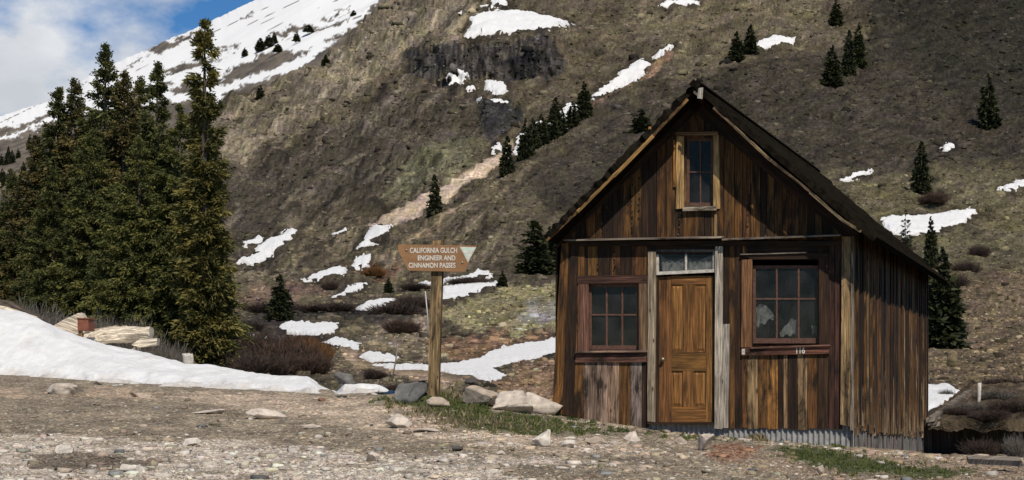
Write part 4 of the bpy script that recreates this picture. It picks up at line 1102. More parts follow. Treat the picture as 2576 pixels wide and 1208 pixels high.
for i, (xt, yt, yb, rp, kd, lab) in enumerate(BIGS):
    d = float(hill_d(xt, yb)) if xt > 60 else float(hill_d(60, yb))
    d = min(d, 66); base = P(xt - (12 if kd == 3 else 0), yb, d)
    h = (yb - yt) / F * d; r = rp / F * d * (1.38 if kd != 3 else 0.74)
    cm_, tm_ = spruce_pair(h, r, 780 if kd != 3 else 520, 90, 100 + i, 0.21 * h / 10, 0.028 * h / 10, 0.03, BT_[kd], 0.5 if kd == 3 else 0.1, 0.86 if kd != 3 else 0.5, 60)
    o = tree_from('spruce_tree', cm_, tm_)
    o.location = tuple(base); o.rotation_euler = (0, 0.02 if kd == 3 else 0, i * 1.3)
    tag(o, lab, 'tree', 'spruces of the left grove')

# scattered spruces on the slopes share a few crowns
HT = [spruce_pair(9.0, 1.9, 190, 16, 200 + i, 0.8, 0.2, 0.03, ((0.018, 0.025, 0.011), (0.068, 0.070, 0.026)), 0.15, 0.75 + 0.06 * i, 0) for i in range(4)]
SPARSE = spruce_pair(9.0, 2.3, 70, 12, 230, 0.8, 0.13, 0.05, ((0.014, 0.019, 0.010), (0.035, 0.04, 0.018)), 0.5, 0.8, 20)
SLOPE = [  # x, y foot, height, width, label
    (1093, 541, 98, 36, 'lone dark spruce standing in the pale scree chute above the trail sign'),
    (704, 812, 114, 66, 'dark spruce with a wide skirt standing right of the grove, above the bushes'),
    (978, 722, 38, 24, 'small dark spruce left of the trail sign board'),
    (1264, 719, 40, 26, 'small spruce at the right end of the snow strip behind the sign'),
    (1276, 437, 98, 40, 'dark spruce at the lower end of the trees along the chute'),
    (1470, 297, 88, 44, 'tallest spruce at the upper end of the trees along the chute'),
    (1440, 318, 62, 38, None), (1412, 332, 72, 38, None), (1388, 345, 76, 38, None), (1362, 362, 78, 40, None), (1340, 378, 88, 42, None), (1322, 395, 100, 42, None), (1398, 310, 60, 30, None),
    (1853, 148, 74, 42, 'left one of the two spruces beside the small snow patch above the roof'),
    (1888, 136, 70, 38, 'right one of the two spruces beside the small snow patch above the roof'),
    (2104, 58, 66, 36, 'dark spruce cut by the top border of the photo'),
    (2136, 180, 112, 36, 'left trunk of the tight spruce clump high above the right roof slope'),
    (2160, 168, 106, 38, 'right trunk of the tight spruce clump high above the right roof slope'),
    (2094, 216, 98, 50, 'spruce standing lower left of the tight clump on the right slope'),
    (2486, 322, 138, 60, 'dark tall spruce near the right border on the upper slope'),
    (2318, 482, 126, 48, 'dark spruce on the shaded slope above the large right snow patch'),
    (2342, 690, 126, 40, 'slim spruce between the roof edge and the right snow patch'),
    (2368, 872, 250, 120, 'large dark spruce right behind the back corner of the cabin'),
    (2325, 850, 200, 110, 'dark spruce hidden in part behind the back eave of the cabin'),
    (1344, 690, 130, 84, 'dark spruce behind the left eave of the cabin'),
    (1385, 680, 110, 70, 'dark spruce peeking out from behind the left wall of the cabin'),
    (1612, 332, 60, 52, 'dark bushy spruce touching the left roof slope of the cabin'),
    (616, 140, 20, 17, 'tiny spruce leftmost on the snowy ridge'), (655, 126, 30, 26, 'broad tiny spruce on the snowy ridge'), (676, 116, 28, 24, 'tiny spruce in the middle of the ridge row'),
    (690, 106, 24, 18, 'tiny spruce highest in the ridge row'), (746, 103, 22, 20, 'tiny spruce alone in snow on the ridge'), (776, 79, 16, 26, 'low tiny spruce high on the snowy ridge'),
    (699, 130, 20, 24, 'low tiny spruce on the brown ridge spot'), (820, 140, 34, 24, 'small spruce on the tan shoulder below the snowy ridge'), (655, 236, 36, 24, 'small spruce on the shoulder right of the thin-topped tree'),
    (890, 40, 14, 16, 'tiny spruce by the highest snow strip on the ridge'),
]
rt = random.Random(3)
for i, (x, y, hh, ww, lab) in enumerate(SLOPE):
    p = hill_pts(x, y) if y > float(pint(x, RIDGE)) + 2 else mountain_pt(x, y); d = p[1]
    sp = False
    cm_, tm_ = SPARSE if sp else HT[i % 4]
    o = tree_from('spruce_tree', cm_, tm_)
    o.location = tuple(p); s = hh / F * d / 9.0; sx = ww / F * d / 3.8
    o.scale = (sx, sx, s); o.rotation_euler = (0, 0, rt.random() * 6.28)
    tag(o, lab or 'one of the crowded dark spruces in the row along the upper scree chute', 'tree', 'spruces scattered on the slopes' if lab else 'crowded spruces along the scree chute')
o = tree_from('spruce_tree', *SPARSE); p = hill_pts(2278, 640); o.location = tuple(p); s = 104 / F * p[1] / 9; o.scale = (s * .75, s * .75, s)
tag(o, 'thin spruce with bare gaps in front of the large right snow patch', 'tree', 'spruces scattered on the slopes')
# forest at the far left
for i in range(48):
    x = rt.uniform(-60, 175); y = 362 + (140 - x) * 0.24 + rt.uniform(0, 75)
    p = hill_pts(x, y) if y > float(pint(x, RIDGE)) + 2 else mountain_pt(x, y); o = tree_from('spruce_tree', *HT[i % 4]); hh = rt.uniform(26, 46); s = hh / F * p[1] / 9
    o.location = tuple(p); o.scale = (s * 1.1, s * 1.1, s); o.rotation_euler = (0, 0, rt.random() * 6)
    tag(o, 'small distant spruce in the dark forest strip below the far left snow', 'tree', 'distant forest spruces at the left')

# shrubs ------------------------------------------------------------------------
def shrub_mesh(n, seed, tints, spread=1.0, wd=0.010, twig=3):
    """dome of bare twigs, about 1 m high and 2 m wide"""
    rng = np.random.RandomState(seed)
    m = 9; ca = rng.rand(m) * 6.283; cr_ = np.sqrt(rng.rand(m)) * 0.72; ch = rng.uniform(0.45, 1.0, m); cl = rng.randint(0, m, n)
    az = rng.rand(n) * 6.283; rr = np.sqrt(rng.rand(n)) * 0.20
    p = np.stack([np.cos(ca[cl]) * cr_[cl] + np.cos(az) * rr, np.sin(ca[cl]) * cr_[cl] + np.sin(az) * rr, np.full(n, -0.05)], 1)
    lean = rng.rand(n) * 0.75 * spread
    dr = np.stack([np.cos(az) * lean, np.sin(az) * lean, np.ones(n)], 1) + rng.normal(0, 0.22, (n, 3))
    ln = rng.uniform(0.45, 1.1, n) * ch[cl]
    V = []; Fc = []; T = []
    t = np.array(tints[0]) + (np.array(tints[1]) - np.array(tints[0])) * rng.rand(n, 1)
    v, f = kites(p, dr, ln, np.full(n, wd), rng); V.append(v); Fc.append(f); T.append(np.repeat(t, 4, 0)); k = len(v)
    for q in range(twig):
        s = rng.uniform(0.35, 0.9, n)[:, None]; dn = dr / np.linalg.norm(dr, axis=1, keepdims=True)
        p2 = p + dn * ln[:, None] * s; d2 = dn + rng.normal(0, 0.45, (n, 3)); d2[:, 2] = np.abs(d2[:, 2])
        v, f = kites(p2, d2, rng.uniform(0.18, 0.42, n), np.full(n, wd * 0.8), rng); V.append(v); Fc.append(f + k); T.append(np.repeat(t, 4, 0)); k += len(v)
    return new_mesh('willow_shrub', np.concatenate(V), np.concatenate(Fc), TWIG, {'tint': ('FLOAT_COLOR', np.concatenate(T))})
SH = [shrub_mesh(1500, 300, ((0.045, 0.029, 0.022), (0.105, 0.064, 0.045))), shrub_mesh(1500, 301, ((0.034, 0.025, 0.020), (0.075, 0.050, 0.038))),
      shrub_mesh(1300, 302, ((0.11, 0.050, 0.018), (0.19, 0.09, 0.03))), shrub_mesh(900, 303, ((0.085, 0.072, 0.060), (0.17, 0.15, 0.125)), 1.1, 0.008)]
dsh0 = 22.7
SHRUBS = [  # x, y foot, width, height, mesh, on near ground?, label
    (640, 905, 150, 80, 1, 'dark willow bush beside the small snow scraps right of the grove'),
    (720, 930, 170, 92, 0, 'big dark purple willow bush in the middle of the valley bushes'),
    (655, 950, 150, 64, 1, 'dark willow bush right of the white stump'),
    (762, 945, 130, 66, 0, 'dark willow bush behind the tail of the snow bank'),
    (800, 912, 96, 70, 2, 'rust orange willow bush beside the tan road'),
    (745, 880, 110, 48, 0, 'purple grey willow bush behind the orange one'),
    (590, 930, 90, 60, 1, 'dark willow bush against the right end of the grove'),
    (600, 835, 130, 30, 1, 'low dark willow bush under the wide spruce'),
    (830, 718, 44, 22, 1, 'small round dark bush between two snow patches'),
    (680, 790, 130, 28, 1, 'low dark bush left of the wide spruce'),
    (820, 792, 150, 24, 1, 'low dark bush band right of the wide spruce'),
    (980, 795, 150, 34, 1, 'dark bush band below the snow patch left of the sign post'),
    (1010, 838, 110, 44, 0, 'dark purple bush just left of the sign post'),
    (1040, 770, 90, 40, 1, 'dark bush behind the sign post'),
    (945, 955, 60, 26, 1, 'small dark bush between the boulder and the leaning stake'),
    (930, 996, 90, 30, 0, 'purple twigs poking through the snow left of the grey boulder'),
    (990, 990, 40, 26, 1, 'short dark twigs behind the grey boulder by the sign'),
    (1050, 718, 80, 18, 1, 'low dark willow line under the snow strip left of the post'),
    (1180, 712, 110, 15, 1, 'low dark willow line between two snow strips right of the post'),
    (2352, 512, 90, 34, 0, 'grey purple bush above the large right snow patch'),
    (2470, 645, 60, 30, 1, 'dark round bush on the right slope below the snow'),
    (2430, 690, 70, 30, 1, 'dark round bush lower on the right slope'),
    (2390, 730, 90, 36, 1, 'dark bush beside the eave on the right slope'),
    (940, 682, 60, 30, 2, 'small orange bush left of the sign board'),
    (70, 850, 150, 95, 3, 'grey bare bush at the left end of the snow bank crest'),
    (150, 862, 130, 80, 3, 'grey bare bush behind the pale slab'),
    (330, 872, 130, 70, 3, 'grey bare bush behind the fallen log'),
    (250, 862, 120, 70, 3, 'grey bare bush behind the rusty box'),
    (420, 925, 110, 70, 3, 'grey bare bush right of the fallen log'),
    (385, 918, 80, 42, 3, 'low grey bush beside the short propping board'),
    (2380, 1142, 60, 50, 3, 'grey dry weeds before the left end of the low shed'),
    (2470, 1148, 90, 44, 1, 'dark dry weeds before the low shed'),
    (2550, 1150, 80, 60, 3, 'grey dry weeds before the low shed at the right border'),
    (2405, 1046, 80, 22, 1, 'dark dry weeds on the front left corner of the earth roof'),
    (2480, 1056, 110, 26, 1, 'dark dry weeds hanging over the middle of the earth roof edge'),
    (2450, 1034, 90, 26, 3, 'pale dry weeds on the earth roof beside the short stake'),
    (2540, 1040, 110, 34, 1, 'dark dry weeds on the earth roof at the right border'),
    (2500, 1004, 120, 26, 3, 'dry weeds at the back of the earth roof'),
    (2520, 985, 150, 34, 1, 'dark brush on the slope behind the earth roof of the shed'),
    (2380, 1000, 40, 20, 3, 'dry weeds beside the last snow by the cabin'),
]
for x, y, ww, hh, mi, lab in SHRUBS:
    if x < 440 and mi == 3:
        de = float(pint(x, EDGE_D)) + 8.6; p = P(x, y, de); p[2] = min(p[2], float(ground_z(x, de)) + 0.1); d = de
        hh = max(hh, (YH - (p[2] - EYE) / d * F) - (y - hh))
    else:
        p = hill_pts(x, y); d = p[1]
        if y > 1100: p, d = gpt(x, y)
        elif x > 2400 and 1000 < y: d = dsh0 - 0.45 + (1058 - y) / 92 * 6.2; p = P(x, y, d)
        elif 975 < y and x < 1400: d = 29.0; p = P(x, y, d)
    o = link('willow_shrub', SH[mi], None, p)
    s = hh / F * d * 1.05; sx = ww / F * d / 1.9
    o.scale = (sx, sx, s); o.rotation_euler = (0, 0, rt.random() * 6)
    tag(o, lab, 'bush', 'bare willow bushes')

# ------------------------------------------------------------------ stones
def rock_verts(seed, sub=4, cuts=11, rough=0.07):
    bm = bmesh.new(); bmesh.ops.create_icosphere(bm, subdivisions=sub, radius=1.0)
    v = np.array([q.co[:] for q in bm.verts]); f = np.array([[q.index for q in p.verts] for p in bm.faces]); bm.free()
    rng = np.random.RandomState(seed)
    for _ in range(cuts):
        n = rng.normal(size=3); n /= np.linalg.norm(n); o = rng.uniform(0.3, 0.72)
        dd_ = np.clip(v @ n - o, 0, None); v = v - dd_[:, None] * n
    v = v * (1 + rough * fbm(v[:, 0] * 2.2 + seed, v[:, 1] * 2.2 + v[:, 2] * 1.7, 4, 0.6))[:, None]
    lo, hi = v.min(0), v.max(0); v = (v - (lo + hi) / 2) / ((hi - lo) / 2)
    return v, f
RK_G = (0.155, 0.15, 0.14); RK_T = (0.42, 0.34, 0.26); RK_P = (0.54, 0.46, 0.38); RK_W = (0.60, 0.54, 0.46); RK_D = (0.10, 0.09, 0.08); RK_R = (0.22, 0.12, 0.08)
ROCKS = [  # x centre, y foot, width, height, tint, label
    (1032, 1014, 84, 56, RK_G, 'large dark grey lichen boulder at the foot of the sign post'),
    (1101, 1026, 62, 30, RK_T, 'flat tan rock just right of the foot of the sign post'),
    (1226, 1024, 132, 58, RK_T, 'broad tan boulder left of the cabin'),
    (1290, 1038, 104, 60, RK_P, 'pale boulder joined to the broad tan one left of the cabin'),
    (1362, 1042, 112, 60, RK_P, 'pale boulder against the left wall of the cabin'),
    (1330, 1034, 44, 16, RK_R, 'reddish rock lying on the pale boulders'),
    (864, 974, 56, 40, RK_G, 'grey boulder in the gap of the snow bank tail'),
    (1003, 1077, 72, 38, RK_P, 'pale angular rock on the pinkish dirt below the sign'),
    (1361, 1124, 50, 46, RK_W, 'upright pale rock in front of the left cabin corner'),
    (664, 1056, 104, 30, RK_P, 'long flat pale rock at the edge of the road'),
    (1779, 1134, 42, 46, RK_P, 'pale rock standing in front of the door step'),
    (937, 1164, 36, 30, RK_P, 'small pointed pale rock on the gravel below the sign'),
    (150, 992, 84, 30, RK_P, 'flat pale rock below the left end of the snow bank'),
    (22, 985, 60, 26, RK_T, 'tan rock at the left border below the snow bank'),
    (2064, 1196, 26, 28, RK_T, 'small tan rock in the grass below the corner post'),
    (1186, 970, 36, 24, RK_D, 'dark rock behind the sign post'),
    (1062, 986, 40, 30, RK_D, 'dark stone left behind the sign post'),
    (1148, 1136, 34, 18, RK_D, 'dark stone on the road below the boulders'),
    (1590, 1110, 44, 26, RK_P, 'pale stone below the planks beside the door'),
    (1715, 1118, 34, 20, RK_T, 'tan stone in front of the threshold'),
    (1500, 1118, 60, 22, RK_T, 'low tan stone before the small window'),
    (1430, 1126, 36, 20, RK_W, 'white stone right of the upright pale rock'),
    (520, 1042, 90, 14, RK_P, 'thin flat slab in the dark road gravel'),
    (780, 1078, 60, 12, RK_P, 'thin flat slab on the pink dirt'),
    (1066, 1088, 74, 12, RK_P, 'thin pale slab right of the pale angular rock'),
    (1520, 990, 10, 8, RK_T, 'small stone hidden by the cabin'),
    (350, 1000, 60, 14, RK_T, 'flat tan stone just below the snow bank'),
    (1240, 1180, 40, 14, RK_T, 'flat tan stone in the pale gravel by the bottom border'),
    (330, 1190, 60, 26, RK_W, 'white stone in the pale gravel at the bottom left'),
    (160, 1140, 50, 22, RK_W, 'white stone at the upper rim of the pale gravel'),
    (480, 1122, 44, 22, RK_W, 'bluish white stone at the rim of the pale gravel'),
    (1260, 1145, 26, 12, RK_P, 'small pale stone on the road gravel'),
    (860, 1002, 30, 10, RK_D, 'small dark stone at the end of the snow bank'),
    (808, 1010, 20, 10, RK_R, 'small reddish stone on the pink dirt'),
]
ROCKS = [r for r in ROCKS if 'hidden' not in r[-1]]
for i, (x, y, ww, hh, tint, lab) in enumerate(ROCKS):
    if y < 988: d = float(pint(x, EDGE_D)) + 0.6; p = P(x, y, d)
    else: p, d = gpt(x, y)
    v, f = rock_verts(400 + i)
    a = ww / 2 / F * d; c = hh / 1.8 / F * d
    v = v * np.array([a, max(a * 0.7, c * 0.8), c]) + np.array([0, max(a * 0.7, c * 0.8) * 0.8, c * 0.7])
    sh = 1 + 0.2 * fbm(v[:, 0] * 6 + i, v[:, 2] * 6, 3)
    o = single('rock', v + p, f, STONE, p, {'tint': ('FLOAT_COLOR', np.array(tint)[None] * sh[:, None])}, False)
    tag(o, lab, 'rock')

# loose stones and gravel over the road: too many to count
rng = np.random.RandomState(21)
BOX = np.array([(-1, -1, -1), (1, -1, -1), (1, 1, -1), (-1, 1, -1), (-.7, -.7, 1), (.7, -.7, 1), (.7, .7, 1), (-.7, .7, 1)], float)
BOXF = np.array([(0, 3, 2, 1), (4, 5, 6, 7), (0, 1, 5, 4), (1, 2, 6, 5), (2, 3, 7, 6), (3, 0, 4, 7)])
def pebbles(n, seed):
    rng = np.random.RandomState(seed)
    x = rng.uniform(-120, 2700, n); y = 985 + (1235 - 985) * rng.rand(n) ** 0.8
    top = pint(x, EDGE_Y) + 4; y = np.maximum(y, top + rng.rand(n) * 8)
    d = ground_at(x, y)
    c = ground_tint(x, y)
    pale = c.mean(1) > 0.30
    gz_ = (c[:, 1] > c[:, 0])
    keep = (~gz_) & (rng.rand(n) < np.clip(0.62 + 0.9 * fbm(x / 70, y / 14, 4, 0.6), 0.12, 1)) & (rng.rand(n) < np.where(pale & (y > 1085), 1.0, 0.75))
    x, y, d, c, pale = x[keep], y[keep], d[keep], c[keep], pale[keep]; n = len(x)
    px = 0.9 + rng.pareto(2.6, n) * 1.5; px = np.clip(px, 0.9, 13) * np.where(pale & (y > 1090), 1.0, 0.9) * (0.6 + 0.5 * sstep(990, 1180, y))
    s = px / F * d
    tint = np.clip(c * rng.uniform(0.5, 1.6, (n, 1)) * (1 + rng.normal(0, 0.04, (n, 3))), 0.02, 0.62)
    gy_ = rng.rand(n) < 0.04; tint[gy_] = (np.array([0.13, 0.132, 0.125]) * rng.uniform(0.6, 2.2, (gy_.sum(), 1)))
    wsel = (rng.rand(n) < np.where(pale & (y > 1090), 0.5, 0.10)); tint[wsel] = np.array([0.52, 0.46, 0.39]) * rng.uniform(0.7, 1.2, (wsel.sum(), 1))
    v = BOX[None] * (1 + rng.normal(0, 0.28, (n, 8, 3)))
    v *= (s[:, None] * np.stack([rng.uniform(.8, 1.5, n), rng.uniform(.7, 1.2, n), rng.uniform(.2, .5, n)], 1))[:, None]
    a = rng.rand(n) * 6.283; ca, sa = np.cos(a)[:, None], np.sin(a)[:, None]
    v = np.stack([v[..., 0] * ca - v[..., 1] * sa, v[..., 0] * sa + v[..., 1] * ca, v[..., 2]], -1)
    pos = np.stack([(x - CX) / F * d, d, ground_z(x, d)], 1); pos[:, 2] += s * 0.2
    v = (v + pos[:, None]).reshape(-1, 3)
    f = (BOXF[None] + (np.arange(n) * 8)[:, None, None]).reshape(-1, 4)
    return v, f, np.repeat(tint, 8, 0)
v, f, t = pebbles(130000, 21)
tag(single('gravel', v, f, PEBBLE, (0, 16, 0.8), {'tint': ('FLOAT_COLOR', t)}), 'loose pale and brown gravel strewn over the road', 'gravel', None, 'stuff')

# grass: green tufts round the sign and before the cabin
def grass(n, polys, seed, hpx, tints, name, lab, cat):
    rng = np.random.RandomState(seed); X = []; Y = []
    for poly, wgt in polys:
        q = np.asarray(poly, float); m = int(n * wgt)
        x = rng.uniform(q[:, 0].min(), q[:, 0].max(), m * 4); y = rng.uniform(q[:, 1].min(), q[:, 1].max(), m * 4)
        s = sdf(x, y, poly) + fbm(x / 30, y / 10, 4, 0.6) * 26 - 7
        k = np.where(s > 0)[0][:m]; X.append(x[k]); Y.append(y[k])
    x = np.concatenate(X); y = np.concatenate(Y); d = ground_at(x, y); n = len(x)
    p = np.stack([(x - CX) / F * d, d, ground_z(x, d) - 0.01], 1)
    dr = np.stack([rng.normal(0, 0.5, n), rng.normal(0, 0.5, n), np.ones(n)], 1)
    hs_ = rng.uniform(0.5, 1.3, n) * hpx / F * d * (0.6 + 0.8 * np.clip(fbm(x / 14, y / 6, 3) + 0.4, 0, 1))
    v, f = kites(p, dr, hs_, hs_ * 0.09 + 0.0025, rng)
    a = np.clip(rng.rand(n) * 0.7 + 0.4 * fbm(x / 40 + 8, y / 15, 3), 0, 1)[:, None]
    t = np.array(tints[0]) * (1 - a) + np.array(tints[1]) * a
    return tag(single(name, v, f, GRASS, (0, 20, 0.8), {'tint': ('FLOAT_COLOR', np.repeat(t, 4, 0))}), lab, cat, None, 'stuff')
grass(22000, [([(925, 1005), (1010, 1000), (1075, 985), (1160, 985), (1240, 1028), (1200, 1060), (1090, 1050), (1000, 1020)], 0.4), ([(1080, 1040), (1300, 1035), (1480, 1080), (1400, 1098), (1200, 1085)], 0.3),
              ([(1620, 1085), (1800, 1090), (1900, 1110), (1780, 1112)], 0.1), ([(1960, 1122), (2100, 1128), (2220, 1160), (2460, 1190), (2350, 1206), (2130, 1190), (1980, 1160)], 0.4), ([(1390, 1046), (1480, 1068), (1600, 1085), (1500, 1096), (1400, 1070)], 0.15), ([(2085, 1115), (2120, 1115), (2125, 1130), (2085, 1130)], 0.05)],
      31, 8, ((0.060, 0.085, 0.022), (0.185, 0.185, 0.062)), 'grass', 'short green grass by the sign post and before the cabin', 'grass')
grass(3200, [([(1120, 990), (1150, 970), (1210, 975), (1240, 1005), (1160, 1012)], 0.3), ([(1880, 1100), (1960, 1095), (2000, 1110), (1890, 1114)], 0.5), ([(950, 1010), (1300, 1060), (1450, 1090), (1100, 1080)], 0.4)],
      33, 16, ((0.17, 0.13, 0.07), (0.33, 0.27, 0.16)), 'dry_grass', 'dry straw coloured grass by the boulders and the tin skirting', 'grass')

# tundra clumps and small stones on the slopes
rng = np.random.RandomState(41)
n = 70000
x = rng.uniform(-150, 2740, n); y = rng.uniform(-80, 1040, n)
keep = (y > pint(x, RIDGE) + 4) & ~((x > 1560) & (x < 2320) & (y > 640)) & (rng.rand(n) < 0.4 + 0.6 * sstep(500, 850, y))
keep &= ~((hill_tint(x, y).mean(1) > 0.24) & (rng.rand(n) < 0.85))
x, y = x[keep], y[keep]
insn = np.zeros(x.shape, bool)
for q in PATCHES: insn |= sdf(x, y, q) > -4
x, y = x[~insn], y[~insn]; n = len(x)
p = hill_pts(x, y); d = p[:, 1]
c = hill_tint(x, y)
stone = rng.rand(n) < 0.22
px = np.where(stone, 1.3 + rng.pareto(3, n) * 1.2, 2.2 + rng.pareto(2.6, n) * 2.0); px = np.clip(px, 1.2, 12) * (0.8 + 0.35 * sstep(600, 900, y))
s = px / F * d
t = np.where(stone[:, None], np.clip(c * 2.1 + 0.02, 0, 0.36), c * rng.uniform(0.25, 1.7, (n, 1)) * np.array([1.0, 0.99, 0.9]))
v = BOX[None] * (1 + rng.normal(0, 0.3, (n, 8, 3))) * (s[:, None] * np.stack([rng.uniform(.9, 1.7, n), rng.uniform(.8, 1.4, n), rng.uniform(.45, 0.9, n)], 1))[:, None]
a = rng.rand(n) * 6.283; ca, sa = np.cos(a)[:, None], np.sin(a)[:, None]
v = np.stack([v[..., 0] * ca - v[..., 1] * sa, v[..., 0] * sa + v[..., 1] * ca, v[..., 2]], -1)
v = (v + p[:, None]).reshape(-1, 3); f = (BOXF[None] + (np.arange(n) * 8)[:, None, None]).reshape(-1, 4)
tag(single('tundra_cover', v, f, COVER, (0, 100, 0), {'tint': ('FLOAT_COLOR', np.repeat(t, 8, 0))}), 'low scrub and loose stones covering the mountain slopes', 'ground cover', None, 'stuff')

# ------------------------------------------------------------------ small things at the left: log, slab, rusty box, stump
dl = 37.6
def log_thing(name, pts, d, rad_px, tint, lab, cat):
    """weathered trunk following photo points, knobbly"""
    P0 = [P(x, y, d) for x, y in pts]; n = 24; k = 12; V = []; G = []; Fc = []
    cum = np.linspace(0, len(pts) - 1, n); rg = np.random.RandomState(len(lab))
    for i, c_ in enumerate(cum):
        j = min(int(c_), len(pts) - 2); a = c_ - j; q = P0[j] * (1 - a) + P0[j + 1] * a; r = np.interp(c_, range(len(rad_px)), rad_px) / F * d
        for m_ in range(k):
            e = 2 * math.pi * m_ / k; rr = r * (1 + 0.16 * math.sin(3 * e + i * .3) + rg.uniform(-.07, .07))
            V.append(q + np.array([0.15 * rr * math.cos(e), rr * math.cos(e), rr * math.sin(e)])); G.append((e * r, i * 0.12, 0))
    for i in range(n - 1):
        for m_ in range(k): Fc.append((i * k + m_, i * k + (m_ + 1) % k, (i + 1) * k + (m_ + 1) % k, (i + 1) * k + m_))
    Fc += [tuple(range(k))[::-1], tuple(range((n - 1) * k, n * k))]
    return tag(single(name, np.array(V), Fc, WOOD, P0[0], {'tint': ('FLOAT_COLOR', np.tile(tint, (len(V), 1))), 'gco': ('FLOAT_VECTOR', np.array(G))}), lab, cat)
LOGC = (0.60, 0.51, 0.39)
log_thing('fallen_log', [(215, 852), (260, 848), (320, 842), (381, 838)], dl, [12, 19, 21, 17], LOGC, 'thick bleached fallen log lying on the crest of the snow bank', 'log')
log_thing('fallen_log', [(225, 836), (290, 828), (340, 832)], dl + 0.5, [6, 8, 6], (0.36, 0.29, 0.21), 'thin pale log lying on top of the thick fallen log', 'log')
log_thing('fallen_log', [(-40, 768), (20, 780), (95, 802)], 37.0, [6, 7, 5], LOGC, 'pale log sticking out of the snow at the left border', 'log')
log_thing('fallen_log', [(-40, 752), (30, 768), (110, 808)], 37.8, [8, 8, 5], (0.08, 0.06, 0.045), 'dark log behind the pale one at the left border', 'log')
def plank_thing(name, outline, d, thick, tint, lab, cat, m=None):
    b = Boards(); b.prism([P(x, y, d) for x, y in outline], np.array([0, thick, 0]), tint)
    V = np.array(b.v); base = V[np.argmin(V[:, 2])]
    o = single(name, V, b.f, m or WOOD, base, {'tint': ('FLOAT_COLOR', np.array(b.t)), 'gco': ('FLOAT_VECTOR', np.array(b.g))})
    bm = bmesh.new(); bm.from_mesh(o.data); bmesh.ops.recalc_face_normals(bm, faces=bm.faces); bm.to_mesh(o.data); bm.free()
    return tag(o, lab, cat)
plank_thing('board', [(330, 868), (352, 852), (395, 851), (394, 868), (350, 874)], dl - 0.6, 0.3, LOGC, 'short cut board jutting out under the thick fallen log', 'board')
plank_thing('board', [(330, 880), (346, 866), (352, 892), (340, 895)], dl - 0.3, 0.2, LOGC, 'short board propping up the thick fallen log', 'board')
plank_thing('slab', [(130, 822), (160, 804), (196, 788), (206, 787), (214, 800), (214, 836), (190, 842)], dl + 0.4, 0.25, (0.50, 0.42, 0.32), 'pale slanting slab beside the rusty box', 'slab')
dbx = dl - 0.8
q0 = P(209, 836, dbx)
bxo = empty('metal_box', P(205, 848, dbx), 'rust red metal box on a short stub at the snow bank crest', 'box')
b = Boards(); b.prism([P(195, 801, dbx), P(222, 802, dbx), P(223, 832, dbx), P(195, 832, dbx)], np.array([0.05, 0.32, 0]), (.2, .06, .03)); b.build('body', bxo, RUST)
b = Boards(); b.prism([P(197, 832, dbx + .05), P(206, 832, dbx + .05), P(206, 852, dbx + .05), P(197, 852, dbx + .05)], np.array([0, 0.08, 0]), TAN); b.build('stub', bxo)
b = Boards(); b.prism([P(193, 799, dbx - .02), P(224, 800, dbx - .02), P(224, 803, dbx - .02), P(193, 802, dbx - .02)], np.array([0.05, 0.36, 0]), (.2, .06, .03)); b.build('lid', bxo, RUST)
v, f = rock_verts(470, 3, 6, 0.15); d_ = 34.6; p = P(472, 932, d_)
tag(single('stump', v * np.array([14, 12, 24]) / F * d_ + p + np.array([0, 0, 20 / F * d_]), f, PALEP, p), 'small white weathered stump at the foot of the grove', 'stump')

# thin stakes
def stake(x0, y0, x1, y1, d, r, lab, m=STEEL):
    a, c = P(x0, y0, d), P(x1, y1, d); v = []; f = []
    for i, q in enumerate((a, (a + c) / 2 + np.array([0.01, 0, 0]), c)):
        for j in range(6): v.append(q + r * np.array([math.cos(j * 1.0472), math.sin(j * 1.0472), 0]))
    for i in range(2):
        for j in range(6): f.append((i * 6 + j, i * 6 + (j + 1) % 6, i * 6 + 6 + (j + 1) % 6, i * 6 + 6 + j))
    f += [tuple(range(6))[::-1], tuple(range(12, 18))]
    tag(single('stake', np.array(v), f, m, a, None, True), lab, 'stake')
stake(985, 960, 1001, 868, 28.0, 0.012, 'thin rusty stake leaning left of the sign post')
stake(1078, 850, 1070, 733, 32.0, 0.012, 'thin pale stake just left of the sign post', PALEP)
stake(2459, 1035, 2464, 963, 25.2, 0.03, 'pale short stake on the earth roof right of the cabin', PALEP)

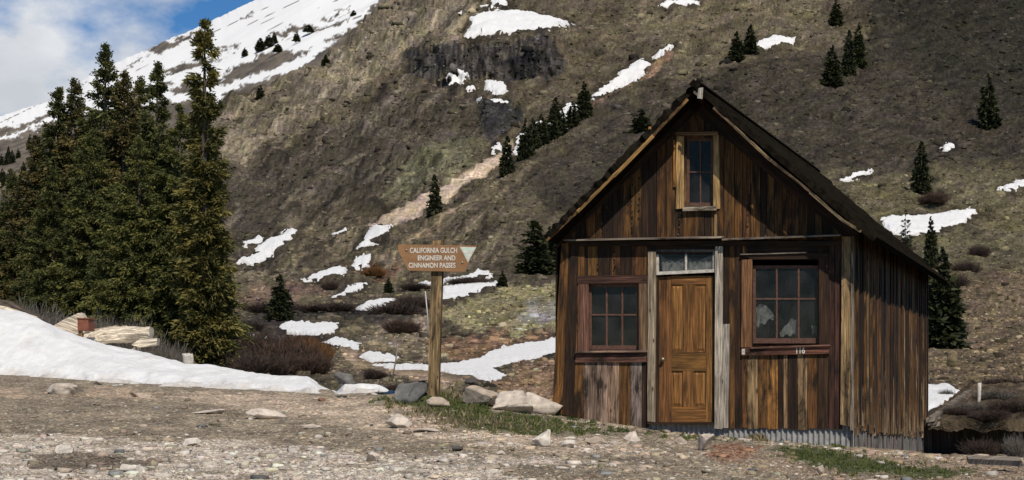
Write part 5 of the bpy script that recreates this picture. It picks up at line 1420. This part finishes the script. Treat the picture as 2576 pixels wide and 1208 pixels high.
# ------------------------------------------------------------------ low sod-roofed shed at the right
dsh = 22.7
shed = empty('dugout_shed', P(2450, 1155, dsh), 'low dark sod-roofed shed half sunk into the slope right of the cabin', 'shed')
b = Boards(); x = 2326.0
while x < 2720:
    x1 = x + rb.uniform(14, 26)
    b.prism([P(x, 1056, dsh), P(x1 - 1, 1056, dsh), P(x1 - 1, 1175, dsh), P(x, 1175, dsh)], np.array([0, 0.06, 0]), vary((0.035, 0.024, 0.017), 0.4)); x = x1
b.build('wall', shed)
rv = []; rf = []; nx, ny = 60, 24
for j in range(ny):
    t = j / (ny - 1); d = dsh - 0.45 + t * 6.2
    for i in range(nx):
        xx = 2335 + i / (nx - 1) * 400; lft = 2335 + 95 * t
        x_ = lft + i / (nx - 1) * (2760 - lft); yv = 1058 - 92 * t ** 0.9
        q = P(x_, yv, d); q[2] += 0.045 * float(fbm(np.array(q[0] * 3), np.array(q[1] * 3), 4, 0.65)); rv.append(q)
fr_ = grid_faces(ny, nx); V = np.array(rv); k = len(V)
low = V[:nx] - np.array([0, 0, 0.14]); V = np.concatenate([V, low]); fl = [tuple(q) for q in fr_] + [(i, k + i, k + i + 1, i + 1) for i in range(nx - 1)]
part('roof', V, fl, HILL, shed, {'tint': ('FLOAT_COLOR', np.array([(0.075, 0.056, 0.036)]) * np.exp(0.8 * fbm(V[:, 0] * 7, V[:, 1] * 7, 4, 0.65))[:, None])}, True)
for i, (x0, y0, x1, y1) in enumerate(((2330, 1052, 2432, 980), (2334, 1060, 2440, 990), (2342, 1064, 2420, 1008))):
    b = Boards(); p0, p1 = P(x0, y0, dsh - 0.5 + 0.02 * i), P(x1, y1, dsh + 4.5)
    dv = np.array([0, 0, 0.06]); b.prism([p0, p1, p1 - dv, p0 - dv], np.array([0.12, 0, 0.02]), (0.22, 0.18, 0.14)); b.build('edge_board', shed)
# timber at the lower right border
tb = Boards(); a, c = P(2436, 1180, 16.4), P(2572, 1197, 15.6); a[2] = float(ground_z(2436, 16.4)) + .1; c[2] = float(ground_z(2572, 15.6)) + .12
tb.prism([a, c, c - np.array([0, 0, .05]), a - np.array([0, 0, .05])], np.array([0.05, 0.25, 0.03]), (0.26, 0.21, 0.16))
V = np.array(tb.v); o = single('timber', V, tb.f, WOOD, a, {'tint': ('FLOAT_COLOR', np.array(tb.t)), 'gco': ('FLOAT_VECTOR', np.array(tb.g))})
bm = bmesh.new(); bm.from_mesh(o.data); bmesh.ops.recalc_face_normals(bm, faces=bm.faces); bm.to_mesh(o.data); bm.free()
tag(o, 'grey weathered timber lying in the grass at the lower right corner', 'timber')
